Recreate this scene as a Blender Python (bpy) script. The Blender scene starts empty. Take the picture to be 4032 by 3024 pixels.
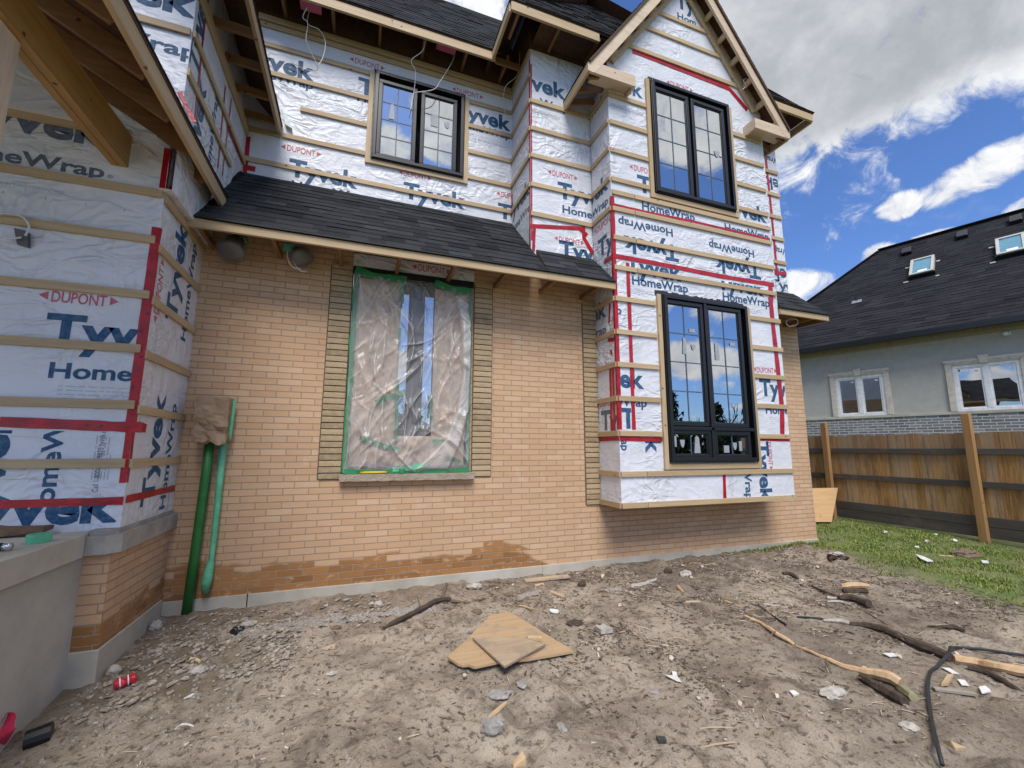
import bpy, bmesh, math, random
from mathutils import Vector, Matrix, noise
random.seed(11)
R = math.radians
sc = bpy.context.scene
col = sc.collection

# ------------------------------------------------------------------ camera
CAM = Vector((0, -5, 1.53))
FPX, YAW, PITCH, ROLL = 1686.48, 0.347133, 0.147893, -0.003406
_f = Vector((math.sin(YAW)*math.cos(PITCH), math.cos(YAW)*math.cos(PITCH), math.sin(PITCH)))
_r = Vector((math.cos(YAW), -math.sin(YAW), 0)); _d = _f.cross(_r)
cr = _r*math.cos(ROLL)+_d*math.sin(ROLL); cd = -_r*math.sin(ROLL)+_d*math.cos(ROLL)
cam = bpy.data.cameras.new('camera'); camo = bpy.data.objects.new('camera', cam); col.objects.link(camo)
camo.matrix_world = Matrix(((cr.x, -cd.x, -_f.x, CAM.x), (cr.y, -cd.y, -_f.y, CAM.y), (cr.z, -cd.z, -_f.z, CAM.z), (0, 0, 0, 1)))
cam.sensor_width = 36; cam.lens = 36*FPX/4032; cam.clip_start = 0.05; cam.clip_end = 2000
sc.camera = camo
sc.view_settings.view_transform = 'Standard'; sc.view_settings.look = 'None'
sc.view_settings.exposure = 0.74; sc.view_settings.gamma = 1; sc.view_settings.use_curve_mapping = False
SUN_EL, SUN_AZ, SUN_STR, SUN_ANG = 54, 192, 2.2, 28     # azimuth clockwise from +Y: behind the camera, a little to the left
SKY_STR = 0.10

# ------------------------------------------------------------------ node helpers
class NT:
    def __init__(s, nt): s.nt = nt; s.n = nt.nodes; s.l = nt.links
    def new(s, t, ins=None, **kw):
        n = s.n.new(t)
        for k, v in kw.items(): setattr(n, k, v)
        for k, v in (ins or {}).items(): s.set(n.inputs[k], v)
        return n
    def set(s, sock, v):
        if isinstance(v, bpy.types.NodeSocket): s.l.new(v, sock)
        elif isinstance(v, bpy.types.Node): s.l.new(v.outputs[0], sock)
        else: sock.default_value = v
    def m(s, op, a, b=0.0, c=0.0, clamp=False):
        n = s.n.new('ShaderNodeMath'); n.operation = op; n.use_clamp = clamp
        s.set(n.inputs[0], a); s.set(n.inputs[1], b)
        if len(n.inputs) > 2: s.set(n.inputs[2], c)
        return n.outputs[0]
    def vm(s, op, a, b=(0, 0, 0)):
        n = s.n.new('ShaderNodeVectorMath'); n.operation = op
        s.set(n.inputs[0], a); s.set(n.inputs[1], b); return n.outputs[0]
    def sm(s, v, lo, hi, a=0.0, b=1.0):
        n = s.n.new('ShaderNodeMapRange'); n.interpolation_type = 'SMOOTHSTEP'
        s.set(n.inputs[0], v); s.set(n.inputs[1], lo); s.set(n.inputs[2], hi); s.set(n.inputs[3], a); s.set(n.inputs[4], b)
        return n.outputs[0]
    def mix(s, f, a, b, blend='MIX'):
        n = s.n.new('ShaderNodeMix'); n.data_type = 'RGBA'; n.blend_type = blend
        s.set(n.inputs[0], f); s.set(n.inputs[6], c4(a)); s.set(n.inputs[7], c4(b)); return n.outputs[2]
    def noise(s, vec, scale, detail=4, rough=.55, dist=0.0):
        return s.new('ShaderNodeTexNoise', {'Vector': vec, 'Scale': scale, 'Detail': detail, 'Roughness': rough, 'Distortion': dist}).outputs[0]
    def vor(s, vec, scale, out=0, feature='F1'):
        return s.new('ShaderNodeTexVoronoi', {'Vector': vec, 'Scale': scale}, feature=feature).outputs[out]
    def sep(s, v): return s.new('ShaderNodeSeparateXYZ', {0: v}).outputs
    def comb(s, x, y, z): return s.new('ShaderNodeCombineXYZ', {0: x, 1: y, 2: z}).outputs[0]
    def bump(s, h, strength, dist, normal=None):
        n = s.new('ShaderNodeBump', {'Height': h, 'Strength': strength, 'Distance': dist})
        if normal is not None: s.set(n.inputs['Normal'], normal)
        return n.outputs[0]
    def obj(s): return s.new('ShaderNodeTexCoord').outputs['Object']
def c4(v):
    if isinstance(v, (tuple, list)) and len(v) == 3: return (*v, 1.0)
    return v
def mat(name, **kw):
    m = bpy.data.materials.new(name); m.use_nodes = True
    t = NT(m.node_tree); b = t.n['Principled BSDF']
    for k, v in kw.items(): t.set(b.inputs[k.replace('_', ' ')], c4(v))
    return m, t, b

# ------------------------------------------------------------------ world: Nishita sky with procedural clouds
w = bpy.data.worlds.new('World'); sc.world = w; w.use_nodes = True
t = NT(w.node_tree); bg = t.n['Background']
sky = t.new('ShaderNodeTexSky', sky_type='NISHITA'); sky.sun_disc = False
sky.sun_elevation = R(SUN_EL); sky.sun_rotation = R(SUN_AZ); sky.altitude = 200; sky.air_density = 1.0; sky.dust_density = 0.6; sky.ozone_density = 3.0
dirv = t.new('ShaderNodeTexCoord').outputs['Generated']
dirn = t.vm('NORMALIZE', dirv)
dx, dy, dz = t.sep(dirn)
az = t.m('MULTIPLY', t.m('ARCTAN2', dx, dy), 57.2958)
el = t.m('MULTIPLY', t.m('ARCSINE', dz), 57.2958)
den = t.m('ADD', t.m('MAXIMUM', dz, 0.0), 0.22)
plane = t.comb(t.m('DIVIDE', dx, den), t.m('DIVIDE', dy, den), 0.3)
n1 = t.noise(plane, 3.4, 9, .60, .3)
n2 = t.noise(t.vm('ADD', plane, (7.3, 2.1, 4.0)), 1.35, 5, .55, .2)
n3 = t.noise(dirn, 15.0, 9, .66, .6)
n4 = t.noise(dirn, 6.0, 7, .6, .3)
def blob(a, e, sa, se, slope=0.0):
    da = t.m('SUBTRACT', az, a)
    u = t.m('DIVIDE', da, sa)
    v = t.m('DIVIDE', t.m('SUBTRACT', t.m('SUBTRACT', el, e), t.m('MULTIPLY', da, slope)), se)
    return t.m('SUBTRACT', 1.0, t.m('ADD', t.m('MULTIPLY', u, u), t.m('MULTIPLY', v, v)))
big = t.m('MULTIPLY', t.sm(el, 25.6, 34.5), t.sm(az, 39.0, 50.0))
big = t.m('MULTIPLY', big, t.sm(az, 135.0, 110.0))
fld = t.m('MULTIPLY', big, 1.5)
for b_ in ((70.6, 24.3, 6.4, 1.9, .16), (64.3, 23.4, 2.3, 1.3, .1), (55.0, 17.5, 4.6, 2.4, .0), (61.9, 19.4, 1.7, 1.3, 0), (66.4, 19.4, 2.8, 1.1, 0.05), (72.5, 20.2, 2.0, 1.2, .1), (13.0, 51.0, 9.0, 3.5, 0), (80, 19, 4, 2, 0), (137, 38, 9, 5.5, .4), (126, 34, 7, 4, 0), (139, 11, 9, 2.6, .1), (131, 18, 7, 3.0, -.1), (150, 20, 8, 3, 0), (170, 39, 6, 4.5, .2), (179, 35, 5, 4, 0), (158, 36, 6, 4, 0)):
    fld = t.m('MAXIMUM', fld, t.m('MULTIPLY', t.sm(blob(*b_), -.35, .75), .95))
# everywhere behind and above the camera: broken cumulus
inview = t.m('MULTIPLY', t.sm(az, 5.0, 22.0), t.sm(az, 120.0, 95.0))
gen = t.sm(n2, .46, .62)
gen = t.m('MULTIPLY', gen, t.m('SUBTRACT', 1.0, t.m('MULTIPLY', inview, t.sm(el, 66.0, 50.0))))
fld = t.m('MAXIMUM', fld, gen)
ragged = t.m('ADD', t.m('ADD', fld, t.m('MULTIPLY', t.m('SUBTRACT', n4, .5), 2.5)), t.m('MULTIPLY', t.m('SUBTRACT', n3, .5), 2.3))
mask = t.sm(ragged, .32, 1.05)
wisp = t.m('MULTIPLY', t.sm(t.noise(t.vm('MULTIPLY', plane, (1.0, 2.6, 1)), 2.2, 8, .6, .8), .56, .8), .22)
mask = t.m('MAXIMUM', mask, wisp)
deep = t.sm(t.m('ADD', t.m('MULTIPLY', big, 1.0), t.m('MULTIPLY', t.m('SUBTRACT', n1, .5), .9)), .55, 1.05)
deep = t.m('MULTIPLY', deep, t.sm(t.m('ADD', el, t.m('MULTIPLY', t.m('SUBTRACT', n2, .5), 30)), 56, 40, .35, 1.0))
deep2 = t.m('MULTIPLY', t.sm(t.m('ADD', gen, t.m('MULTIPLY', n1, .4)), .75, 1.4), .12)
deep = t.m('MAXIMUM', deep, deep2)
cshade = t.mix(t.sm(n3, .3, .7), (4.4, 4.55, 4.9), (6.2, 6.25, 6.3))
cloud = t.mix(deep, cshade, t.mix(t.sm(n4, .35, .65), (2.6, 2.75, 3.0), (3.9, 4.05, 4.25)))
cloud = t.mix(1.0, cloud, t.mix(inview, (1.12, 1.12, 1.1), (1, 1, 1)), 'MULTIPLY')
skyc = t.mix(1.0, sky.outputs[0], (0.62, 0.80, 1.12), 'MULTIPLY')
t.set(bg.inputs[0], t.mix(mask, skyc, cloud))
bg.inputs[1].default_value = SKY_STR

sun = bpy.data.lights.new('sun', 'SUN'); suno = bpy.data.objects.new('sun', sun); col.objects.link(suno)
sun.energy = SUN_STR; sun.angle = R(SUN_ANG); sun.color = (1.0, .95, .88)
suno.rotation_euler = (R(90-SUN_EL), 0, R(180-SUN_AZ))

# ------------------------------------------------------------------ photo point -> place helpers (rays of the real camera, used to survey positions)
def fr(ox, oy, s):
    return lambda x, y: cr*((ox+x/s)-2016)+cd*((oy+y/s)-1512)+_f*FPX
Z1 = fr(0, 0, 1.659); Z2 = fr(900, 0, 1.659); Z3 = fr(1900, 0, 1.58); Z4 = fr(0, 900, 1.659); Z5 = fr(700, 900, 1.659)
Z6 = fr(2200, 800, 1.2764); Z7 = fr(3000, 700, .9758); Z8 = fr(0, 1800, 1.355)
ZA = fr(2300, 550, 2.370); ZB = fr(2300, 1150, 1.8433); ZC = fr(950, 0, 2.370); ZD = fr(1500, 0, 1.8433); ZE = fr(2200, 0, 2.212)
ZF = fr(0, 0, 2.370); ZG = fr(1150, 1050, 1.8433); G1 = fr(500, 2100, 1.4747); G2 = fr(1700, 2100, 1.7015); G3 = fr(2800, 2000, 1.6201)
N1 = fr(3100, 800, 2.370); N2 = fr(3100, 1300, 1.8433)
def on_y(r, y): return CAM + r*((y-CAM.y)/r.y)
def on_x(r, x): return CAM + r*((x-CAM.x)/r.x)
def on_z(r, z): return CAM + r*((z-CAM.z)/r.z)
def sstep(a, b, x):
    u = max(0, min(1, (x-a)/(b-a))); return u*u*(3-2*u)
def ground_h(x, y):
    yc = -y
    h = 0.022 + 0.006*max(-2, min(x, 12))
    h -= 0.035*max(0, min(yc, 6))
    h -= 0.10*math.exp(-((x+1.9)/1.1)**2)*sstep(.5, 1.6, yc)
    return h
def ground_z(x, y):
    h = ground_h(x, y)
    if -6 < x < 14 and -8 < y < 4:
        k = 1-.75*sstep(6.2, 7.4, x)
        v = noise.noise(Vector((x*1.1, y*1.1, 1.7)))*.028 + noise.noise(Vector((x*4.1, y*4.1, 5.7)))*.022
        v += noise.noise(Vector((x*11, y*11, 2.2)))*.008 + noise.noise(Vector((x*26, y*26, 9.2)))*.007
        c_ = noise.noise(Vector((x*7, y*7, 31.2)))
        v += max(0, c_-.12)*.06
        v -= .022*sstep(.25, .5, noise.noise(Vector((x*2.7+40, y*3.6, 6)))); v += .030*sstep(.28, .5, noise.noise(Vector((x*3.3, y*3.3+30, 12))))*(.6+.8*noise.noise(Vector((x*13, y*13, 1))))
        h += v*k
    return h
def gp(r):
    z = 0.0
    for _ in range(8):
        p = on_z(r, z); z = ground_z(p.x, p.y)
    return on_z(r, z)

# ------------------------------------------------------------------ mesh builder
def props(o, label=None, cat=None, group=None, kind=None):
    if label: o['label'] = label
    if cat: o['category'] = cat
    if group: o['group'] = group
    if kind: o['kind'] = kind
    return o
class MB:
    def __init__(s): s.v = []; s.f = []; s.uv = {}; s.tone = {}
    def quad(s, a, b, c, d, uv=None, tone=None): return s.poly((a, b, c, d), uv, tone)
    def poly(s, pts, uv=None, tone=None):
        i = len(s.v); s.v += [tuple(p) for p in pts]; s.f.append(list(range(i, i+len(pts))))
        if uv: s.uv[len(s.f)-1] = uv
        if tone is not None: s.tone[len(s.f)-1] = tone
    def hexa(s, p, tone=None):            # p: 4 bottom (ccw) + 4 top
        i = len(s.v); s.v += [tuple(q) for q in p]
        for f in ((3, 2, 1, 0), (4, 5, 6, 7), (0, 1, 5, 4), (1, 2, 6, 5), (2, 3, 7, 6), (3, 0, 4, 7)):
            s.f.append([i+k for k in f])
            if tone is not None: s.tone[len(s.f)-1] = tone
    def box(s, x0, x1, y0, y1, z0, z1, tone=None):
        s.hexa([(x0, y0, z0), (x1, y0, z0), (x1, y1, z0), (x0, y1, z0), (x0, y0, z1), (x1, y0, z1), (x1, y1, z1), (x0, y1, z1)], tone)
    def bar(s, p0, p1, w, h, up=(0, 0, 1), tone=None):   # w across, h along up
        p0 = Vector(p0); p1 = Vector(p1); d = (p1-p0).normalized(); up = Vector(up)
        a = d.cross(up).normalized(); b = a.cross(d).normalized()
        a = a*w/2; b = b*h/2
        s.hexa([p0-a-b, p1-a-b, p1+a-b, p0+a-b, p0-a+b, p1-a+b, p1+a+b, p0+a+b], tone)
    def prism(s, pts, off):
        off = Vector(off); n = len(pts); pts = [Vector(p) for p in pts]
        s.poly(pts[::-1]); s.poly([p+off for p in pts])
        for k in range(n):
            a, b = pts[k], pts[(k+1) % n]; s.poly((a, b, b+off, a+off))
    def tube(s, pts, rad, n=8, cap=True):
        pts = [Vector(p) for p in pts]; m = len(pts)
        if not hasattr(rad, '__len__'): rad = [rad]*m
        i0 = len(s.v); prev = None
        for k, p in enumerate(pts):
            d = (pts[min(k+1, m-1)]-pts[max(k-1, 0)]).normalized()
            if prev is None:
                ref = Vector((0, 0, 1)) if abs(d.z) < .9 else Vector((1, 0, 0)); a = d.cross(ref).normalized()
            else:
                a = (prev-d*prev.dot(d)).normalized()
            prev = a; b = d.cross(a)
            for q in range(n):
                th = 2*math.pi*q/n; s.v.append(tuple(p+(a*math.cos(th)+b*math.sin(th))*rad[k]))
        for k in range(m-1):
            for q in range(n):
                s.f.append([i0+k*n+q, i0+k*n+(q+1) % n, i0+(k+1)*n+(q+1) % n, i0+(k+1)*n+q])
        if cap:
            s.f.append([i0+q for q in range(n)][::-1]); s.f.append([i0+(m-1)*n+q for q in range(n)])
    def blob(s, c, rx, ry, rz, seed=0, sub=2, rough=.35, flat=None):
        bm = bmesh.new(); bmesh.ops.create_icosphere(bm, subdivisions=sub, radius=1)
        i0 = len(s.v); c = Vector(c)
        for v in bm.verts:
            q = v.co.copy(); k = 1+rough*noise.noise(q*1.7+Vector((seed*3.1, seed, 0)))+rough*.5*noise.noise(q*4+Vector((0, seed*1.3, 0)))
            q = q*k; s.v.append((c.x+q.x*rx, c.y+q.y*ry, c.z+q.z*rz))
        for f in bm.faces: s.f.append([i0+v.index for v in f.verts])
        bm.free()
    def build(s, name, m, parent=None, smooth=False, bevel=0, loc=None):
        me = bpy.data.meshes.new(name)
        off = Vector(loc) if loc is not None else Vector((0, 0, 0))
        me.from_pydata([tuple(Vector(v)-off) for v in s.v], [], s.f)
        if s.uv:
            ul = me.uv_layers.new(name='UVMap')
            for fi, uv in s.uv.items():
                for k, li in enumerate(me.polygons[fi].loop_indices): ul.data[li].uv = uv[k]
        if s.tone:
            at = me.attributes.new('tone', 'FLOAT', 'FACE')
            for fi, v in s.tone.items(): at.data[fi].value = v
        me.materials.append(m)
        if smooth:
            for p in me.polygons: p.use_smooth = True
        me.update()
        o = bpy.data.objects.new(name, me); col.objects.link(o)
        if loc is not None: o.location = loc
        if parent is not None:
            o.parent = parent
            if loc is None and not parent.get('_local'):
                o.matrix_parent_inverse = Matrix.Translation(parent.location).inverted() if parent.type == 'EMPTY' or parent.parent is None else Matrix()
        if bevel:
            b = o.modifiers.new('bevel', 'BEVEL'); b.width = bevel; b.segments = 2; b.limit_method = 'ANGLE'
        return o
def empty(name, loc, label, cat, rz=0, group=None, local=False):
    o = bpy.data.objects.new(name, None); col.objects.link(o); o.location = loc; o.rotation_euler = (0, 0, rz); o.empty_display_size = .2
    props(o, label, cat, group)
    if local: o['_local'] = 1
    return o

# ------------------------------------------------------------------ materials
def m_wrap():
    m, t, b = mat('house_wrap', Roughness=.42)
    p = t.obj()
    sc_ = t.new('ShaderNodeVectorMath', operation='SCALE'); t.set(sc_.inputs[0], t.new('ShaderNodeTexNoise', {'Vector': p, 'Scale': 1.3, 'Detail': 2.0}).outputs[1]); sc_.inputs['Scale'].default_value = .35
    wv = t.vm('ADD', p, sc_.outputs[0])
    a = t.noise(t.vm('MULTIPLY', wv, (2.6, 2.6, 1.5)), 1.5, 2, .5, .9)
    rid = t.m('SUBTRACT', 1.0, t.m('ABSOLUTE', t.m('MULTIPLY', t.m('SUBTRACT', a, .5), 6.0)), clamp=True)
    a2 = t.noise(t.vm('MULTIPLY', wv, (1.6, 1.6, 3.6)), 2.2, 2, .5, .7)
    rid2 = t.m('SUBTRACT', 1.0, t.m('ABSOLUTE', t.m('MULTIPLY', t.m('SUBTRACT', a2, .5), 7.0)), clamp=True)
    area = t.sm(t.noise(p, .9, 2), .40, .62, .18, 1.0)
    h = t.m('MULTIPLY', t.m('ADD', rid, t.m('MULTIPLY', rid2, .8)), area)
    h = t.m('ADD', h, t.m('MULTIPLY', t.noise(p, 7, 2, .5), .6))
    cf = t.noise(p, 160, 2, .6)
    t.set(b.inputs['Normal'], t.bump(cf, .10, .002, t.bump(h, .6, .022)))
    t.set(b.inputs['Base Color'], t.mix(t.sm(t.noise(p, 1.7, 5, .6), .3, .75), (.695, .70, .725), (.61, .615, .64)))
    b.inputs['Subsurface Weight'].default_value = 0.0
    return m
def m_wood(name, axis, c0, c1, knots=True, rough=.62, dirt=.35):
    m, t, b = mat(name, Roughness=rough)
    p = t.obj(); st = {'x': (1.2, 22, 22), 'y': (22, 1.2, 22), 'z': (22, 22, 1.2)}[axis]
    rnd = t.new('ShaderNodeObjectInfo').outputs['Random']
    q = t.vm('ADD', t.vm('MULTIPLY', p, st), t.comb(t.m('MULTIPLY', rnd, 37.0), t.m('MULTIPLY', rnd, 11.0), 0))
    g = t.noise(q, 1.4, 4, .6, .6); g2 = t.noise(q, 7.0, 2, .5)
    f = t.m('ADD', t.m('MULTIPLY', t.sm(g, .3, .7), .7), t.m('MULTIPLY', g2, .3))
    c = t.mix(f, c0, c1)
    c = t.mix(t.sm(rnd, 0, 1, .0, .35), c, (c1[0]*.72, c1[1]*.66, c1[2]*.6))
    c = t.mix(t.m('MULTIPLY', t.sm(t.noise(p, 1.9 if dirt < .5 else 4.5, 5, .65), .50 if dirt > .5 else .55, .62 if dirt > .5 else .8), dirt), c, (.30, .24, .175))
    if knots:
        v = t.vor(p, 5.5)
        c = t.mix(t.sm(v, .10, .055), c, (c1[0]*.28, c1[1]*.2, c1[2]*.15))
    t.set(b.inputs['Base Color'], c)
    t.set(b.inputs['Normal'], t.bump(f, .25, .003))
    return m
def m_brick(name, axis, wet=True, pal=None, mortar=(.425, .315, .215), bw=.237, bh=.0662, wide=.0044):
    m, t, b = mat(name, Roughness=.85)
    pal = pal or ((.59, .378, .22), (.545, .336, .188), (.62, .412, .25))
    p = t.obj(); X_, Y_, Z_ = t.sep(p)
    u = X_ if axis == 'x' else Y_
    jit = t.m('MULTIPLY', t.m('SUBTRACT', t.noise(p, 4.0, 2), .5), .004)
    uv = t.comb(t.m('ADD', u, 20.0), t.m('ADD', t.m('ADD', Z_, 2.0), jit), 0)
    br = t.new('ShaderNodeTexBrick', {'Vector': uv, 'Color1': (0, 0, 0, 1), 'Color2': (1, 1, 1, 1), 'Mortar': (.5, .5, .5, 1), 'Scale': 1.0, 'Mortar Size': wide, 'Mortar Smooth': .25, 'Bias': 0.0, 'Brick Width': bw, 'Row Height': bh})
    br.offset = .43; br.offset_frequency = 2
    rnd = t.sep(br.outputs['Color'])[0]; fac = br.outputs['Fac']
    # random per brick
    c = t.mix(t.sm(rnd, 0, .6), pal[0], pal[1]); c = t.mix(t.sm(rnd, .62, 1.0), c, pal[2])
    grain = t.noise(t.vm('MULTIPLY', p, (1, 1, 2.2)), 60, 4, .65)
    c = t.mix(t.sm(grain, .35, .75, 0, .28), c, (pal[1][0]*.78, pal[1][1]*.72, pal[1][2]*.66))
    c = t.mix(t.m('MULTIPLY', t.sm(t.noise(p, 1.1, 4, .6), .45, .75), .4), c, pal[2])
    c = t.mix(t.m('MULTIPLY', t.sm(t.noise(p, 3.0, 5, .65), .56, .74), .30), c, (.74, .60, .46))
    
    wetm = 0.0
    if wet:
        nb = t.noise(t.vm('MULTIPLY', p, (1, 1, 0.0)), .9, 3, .6)
        lim = t.m('ADD', .20, t.m('MULTIPLY', nb, .36))
        lim = t.m('ADD', lim, t.m('MULTIPLY', t.m('SUBTRACT', rnd, .5), .13))
        lim = t.m('MULTIPLY', lim, t.sm(X_, 2.85, 1.6)) if axis == 'x' else lim
        wetm = t.sm(t.m('SUBTRACT', lim, Z_), -.015, .03)
        dry = t.sm(t.noise(t.vm('MULTIPLY', p, (1, 1, 2.4)), 8.0, 3, .6), .55, .66)
        wetm = t.m('MULTIPLY', wetm, t.m('SUBTRACT', 1.0, t.m('MULTIPLY', dry, .55)))
        c = t.mix(wetm, c, t.mix(rnd, (.26, .115, .034), (.38, .18, .058)))
    mo = t.mix(t.m('MULTIPLY', t.noise(p, 3.0, 3), .8), mortar, (mortar[0]*.62, mortar[1]*.6, mortar[2]*.6))
    c = t.mix(fac, c, mo)
    t.set(b.inputs['Base Color'], c)
    if wet: t.set(b.inputs['Roughness'], t.m('SUBTRACT', .88, t.m('MULTIPLY', wetm, .28)))
    h = t.m('ADD', t.m('SUBTRACT', 1.0, fac), t.m('MULTIPLY', grain, .22))
    t.set(b.inputs['Normal'], t.bump(h, 1.0, .009))
    return m
def m_noise(name, c0, c1, scale=8, rough=.8, bump=.3, bd=.01, c2=None, detail=6, **kw):
    m, t, b = mat(name, Roughness=rough, **kw)
    p = t.obj(); n = t.noise(p, scale, detail, .62)
    c = t.mix(t.sm(n, .3, .7), c0, c1)
    if c2: c = t.mix(t.sm(t.noise(p, scale*.35, 4, .6), .5, .7), c, c2)
    t.set(b.inputs['Base Color'], c)
    if bump: t.set(b.inputs['Normal'], t.bump(t.noise(p, scale*4, 5, .65), bump, bd))
    return m
def m_plain(name, c, rough=.5, metal=0.0, **kw):
    m, t, b = mat(name, Roughness=rough, Metallic=metal, **kw)
    p = t.obj()
    t.set(b.inputs['Base Color'], t.mix(t.sm(t.noise(p, 11, 4, .6), .35, .7), c, tuple(x*.82 for x in c)))
    return m
def m_shingle(name, c0, c1):
    m, t, b = mat(name, Roughness=.92); b.inputs['Specular IOR Level'].default_value = .12
    p = t.obj(); at = t.new('ShaderNodeAttribute', attribute_name='tone').outputs['Fac']
    c = t.mix(at, c0, c1)
    g = t.noise(p, 190, 3, .7)
    c = t.mix(t.sm(g, .5, .8, 0, .5), c, (.16, .16, .165))
    c = t.mix(t.m('MULTIPLY', t.sm(t.noise(p, 2.0, 4), .5, .75), .3), c, c0)
    t.set(b.inputs['Base Color'], c)
    t.set(b.inputs['Normal'], t.bump(g, .5, .004))
    return m
def m_print(name, c, amount=.8):
    m, t, b = mat(name, Roughness=.5)
    p = t.obj()
    t.set(b.inputs['Base Color'], t.mix(t.sm(t.noise(p, 26, 4, .65), .35, .78, 0, .14), c, (.62, .65, .69))); b.inputs['Specular IOR Level'].default_value = .2
    return m
def m_tape():
    m, t, b = mat('red_tape', Roughness=.28)
    p = t.obj()
    d = t.sm(t.vor(p, 11.0), .20, .12)
    c = t.mix(t.sm(t.noise(p, 9, 4), .35, .7), (.46, .009, .018), (.30, .006, .012))
    t.set(b.inputs['Base Color'], t.mix(t.m('MULTIPLY', d, .8), c, (.10, .006, .01)))
    t.set(b.inputs['Normal'], t.bump(t.noise(t.vm('MULTIPLY', p, (1, 1, 1.6)), 24, 4, .6), .6, .006))
    return m
def m_film(name='plastic_film', base=.19):
    m = bpy.data.materials.new(name); m.use_nodes = True; t = NT(m.node_tree)
    out = t.n['Material Output']; t.n.remove(t.n['Principled BSDF'])
    p = t.obj(); px, py, pz = t.sep(p)
    fo = t.new('ShaderNodeAttribute', attribute_name='fold').outputs['Fac']
    op = t.m('ADD', base, t.m('MULTIPLY', t.m('POWER', fo, 1.3), .44), clamp=True)
    tr = t.new('ShaderNodeBsdfTransparent', {0: (.98, .98, .98, 1)})
    df = t.new('ShaderNodeBsdfDiffuse', {0: (.80, .77, .73, 1)})
    gl = t.new('ShaderNodeBsdfGlossy', {0: (1, 1, 1, 1), 'Roughness': .18})
    m1 = t.new('ShaderNodeMixShader', {0: op, 1: tr, 2: df})
    fr_ = t.new('ShaderNodeFresnel', {'IOR': 1.45})
    m2 = t.new('ShaderNodeMixShader', {0: t.m('MULTIPLY', fr_.outputs[0], .6, clamp=True), 1: m1, 2: gl})
    t.set(out.inputs[0], m2.outputs[0])
    return m
def m_glass(name='window_glass', refl=.46, tint=(.55, .6, .62)):
    m = bpy.data.materials.new(name); m.use_nodes = True; t = NT(m.node_tree)
    out = t.n['Material Output']; t.n.remove(t.n['Principled BSDF'])
    p = t.obj(); nrm = t.bump(t.noise(p, 1.6, 2), .035, .02)
    tr = t.new('ShaderNodeBsdfTransparent', {0: c4(tint)})
    gl = t.new('ShaderNodeBsdfGlossy', {0: (.95, .97, 1, 1), 'Roughness': .004, 'Normal': nrm})
    fr_ = t.new('ShaderNodeFresnel', {'IOR': 1.52})
    m2 = t.new('ShaderNodeMixShader', {0: t.m('ADD', fr_.outputs[0], refl, clamp=True), 1: tr, 2: gl})
    t.set(out.inputs[0], m2.outputs[0])
    return m
WRAP = m_wrap()
PINE = {a: m_wood('pine_'+a, a, (.56, .42, .25), (.43, .30, .155)) for a in 'xyz'}
SHADE_LUMBER = {a: m_wood('shade_tinted_lumber_'+a, a, (.30, .16, .062), (.19, .092, .032)) for a in 'xyz'}  # rafter lumber, with the shade under the eaves put into its colour
SHADE_OSB = m_noise('shade_tinted_osb', (.105, .052, .026), (.065, .03, .015), 18, .9, .3, .003)  # darker than real board: soffit shade is painted into the colour
PALE = {a: m_wood('pale_lumber_'+a, a, (.72, .58, .42), (.56, .42, .28)) for a in 'xyz'}
BRICKX = m_brick('tan_brick_front', 'x'); BRICKY = m_brick('tan_brick_side', 'y')
CONC = m_noise('concrete', (.49, .45, .365), (.38, .345, .275), 3.0, .9, .35, .008, c2=(.52, .50, .44))
PLASTER = m_noise('concrete_parge', (.50, .47, .395), (.36, .335, .275), 1.8, .9, .3, .012, c2=(.56, .535, .47))
BAND = m_noise('cast_band', (.40, .375, .33), (.26, .24, .205), 5.0, .9, .45, .008, c2=(.40, .385, .35))
STONE = m_noise('sill_stone', (.46, .38, .29), (.34, .27, .195), 12, .9, .9, .02)
SHING = m_shingle('charcoal_shingle', (.009, .0095, .011), (.045, .047, .051))
SHING2 = m_shingle('black_shingle', (.011, .011, .014), (.030, .030, .037))
BLACK = m_plain('black_vinyl', (.012, .012, .014), .33)
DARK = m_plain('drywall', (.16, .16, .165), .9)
DRIP = m_plain('black_edge', (.010, .010, .011), .6)
NAVY = m_print('navy_print', (.018, .078, .165)); PINK = m_print('red_print', (.52, .10, .13)); GREY = m_print('grey_print', (.42, .44, .48)); INK = m_print('dark_print', (.10, .12, .16))
TAPE = m_tape()
STK = m_plain('sticker_film', (.34, .36, .38), .5); GLASS = m_glass(); GRIL = m_plain('grille_slate', (.075, .105, .14), .5)
FILM = m_film()
PAPER = m_noise('brown_paper', (.66, .50, .37), (.55, .40, .285), 3.5, .6, .6, .02)
BAGP = m_noise('kraft_bag', (.36, .245, .15), (.26, .17, .10), 5, .7, .5, .01)
GTAPE = m_plain('green_tape', (.030, .25, .085), .5); LGTAPE = m_plain('light_green_tape', (.13, .52, .28), .5)
WHITE = m_plain('white_plastic', (.78, .78, .76), .5)
CABLEW = m_plain('white_cable', (.72, .70, .66), .5)
STEEL = m_plain('galvanised', (.35, .36, .38), .45, .6)
FLASH = m_plain('black_membrane', (.016, .018, .022), .45)

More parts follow.
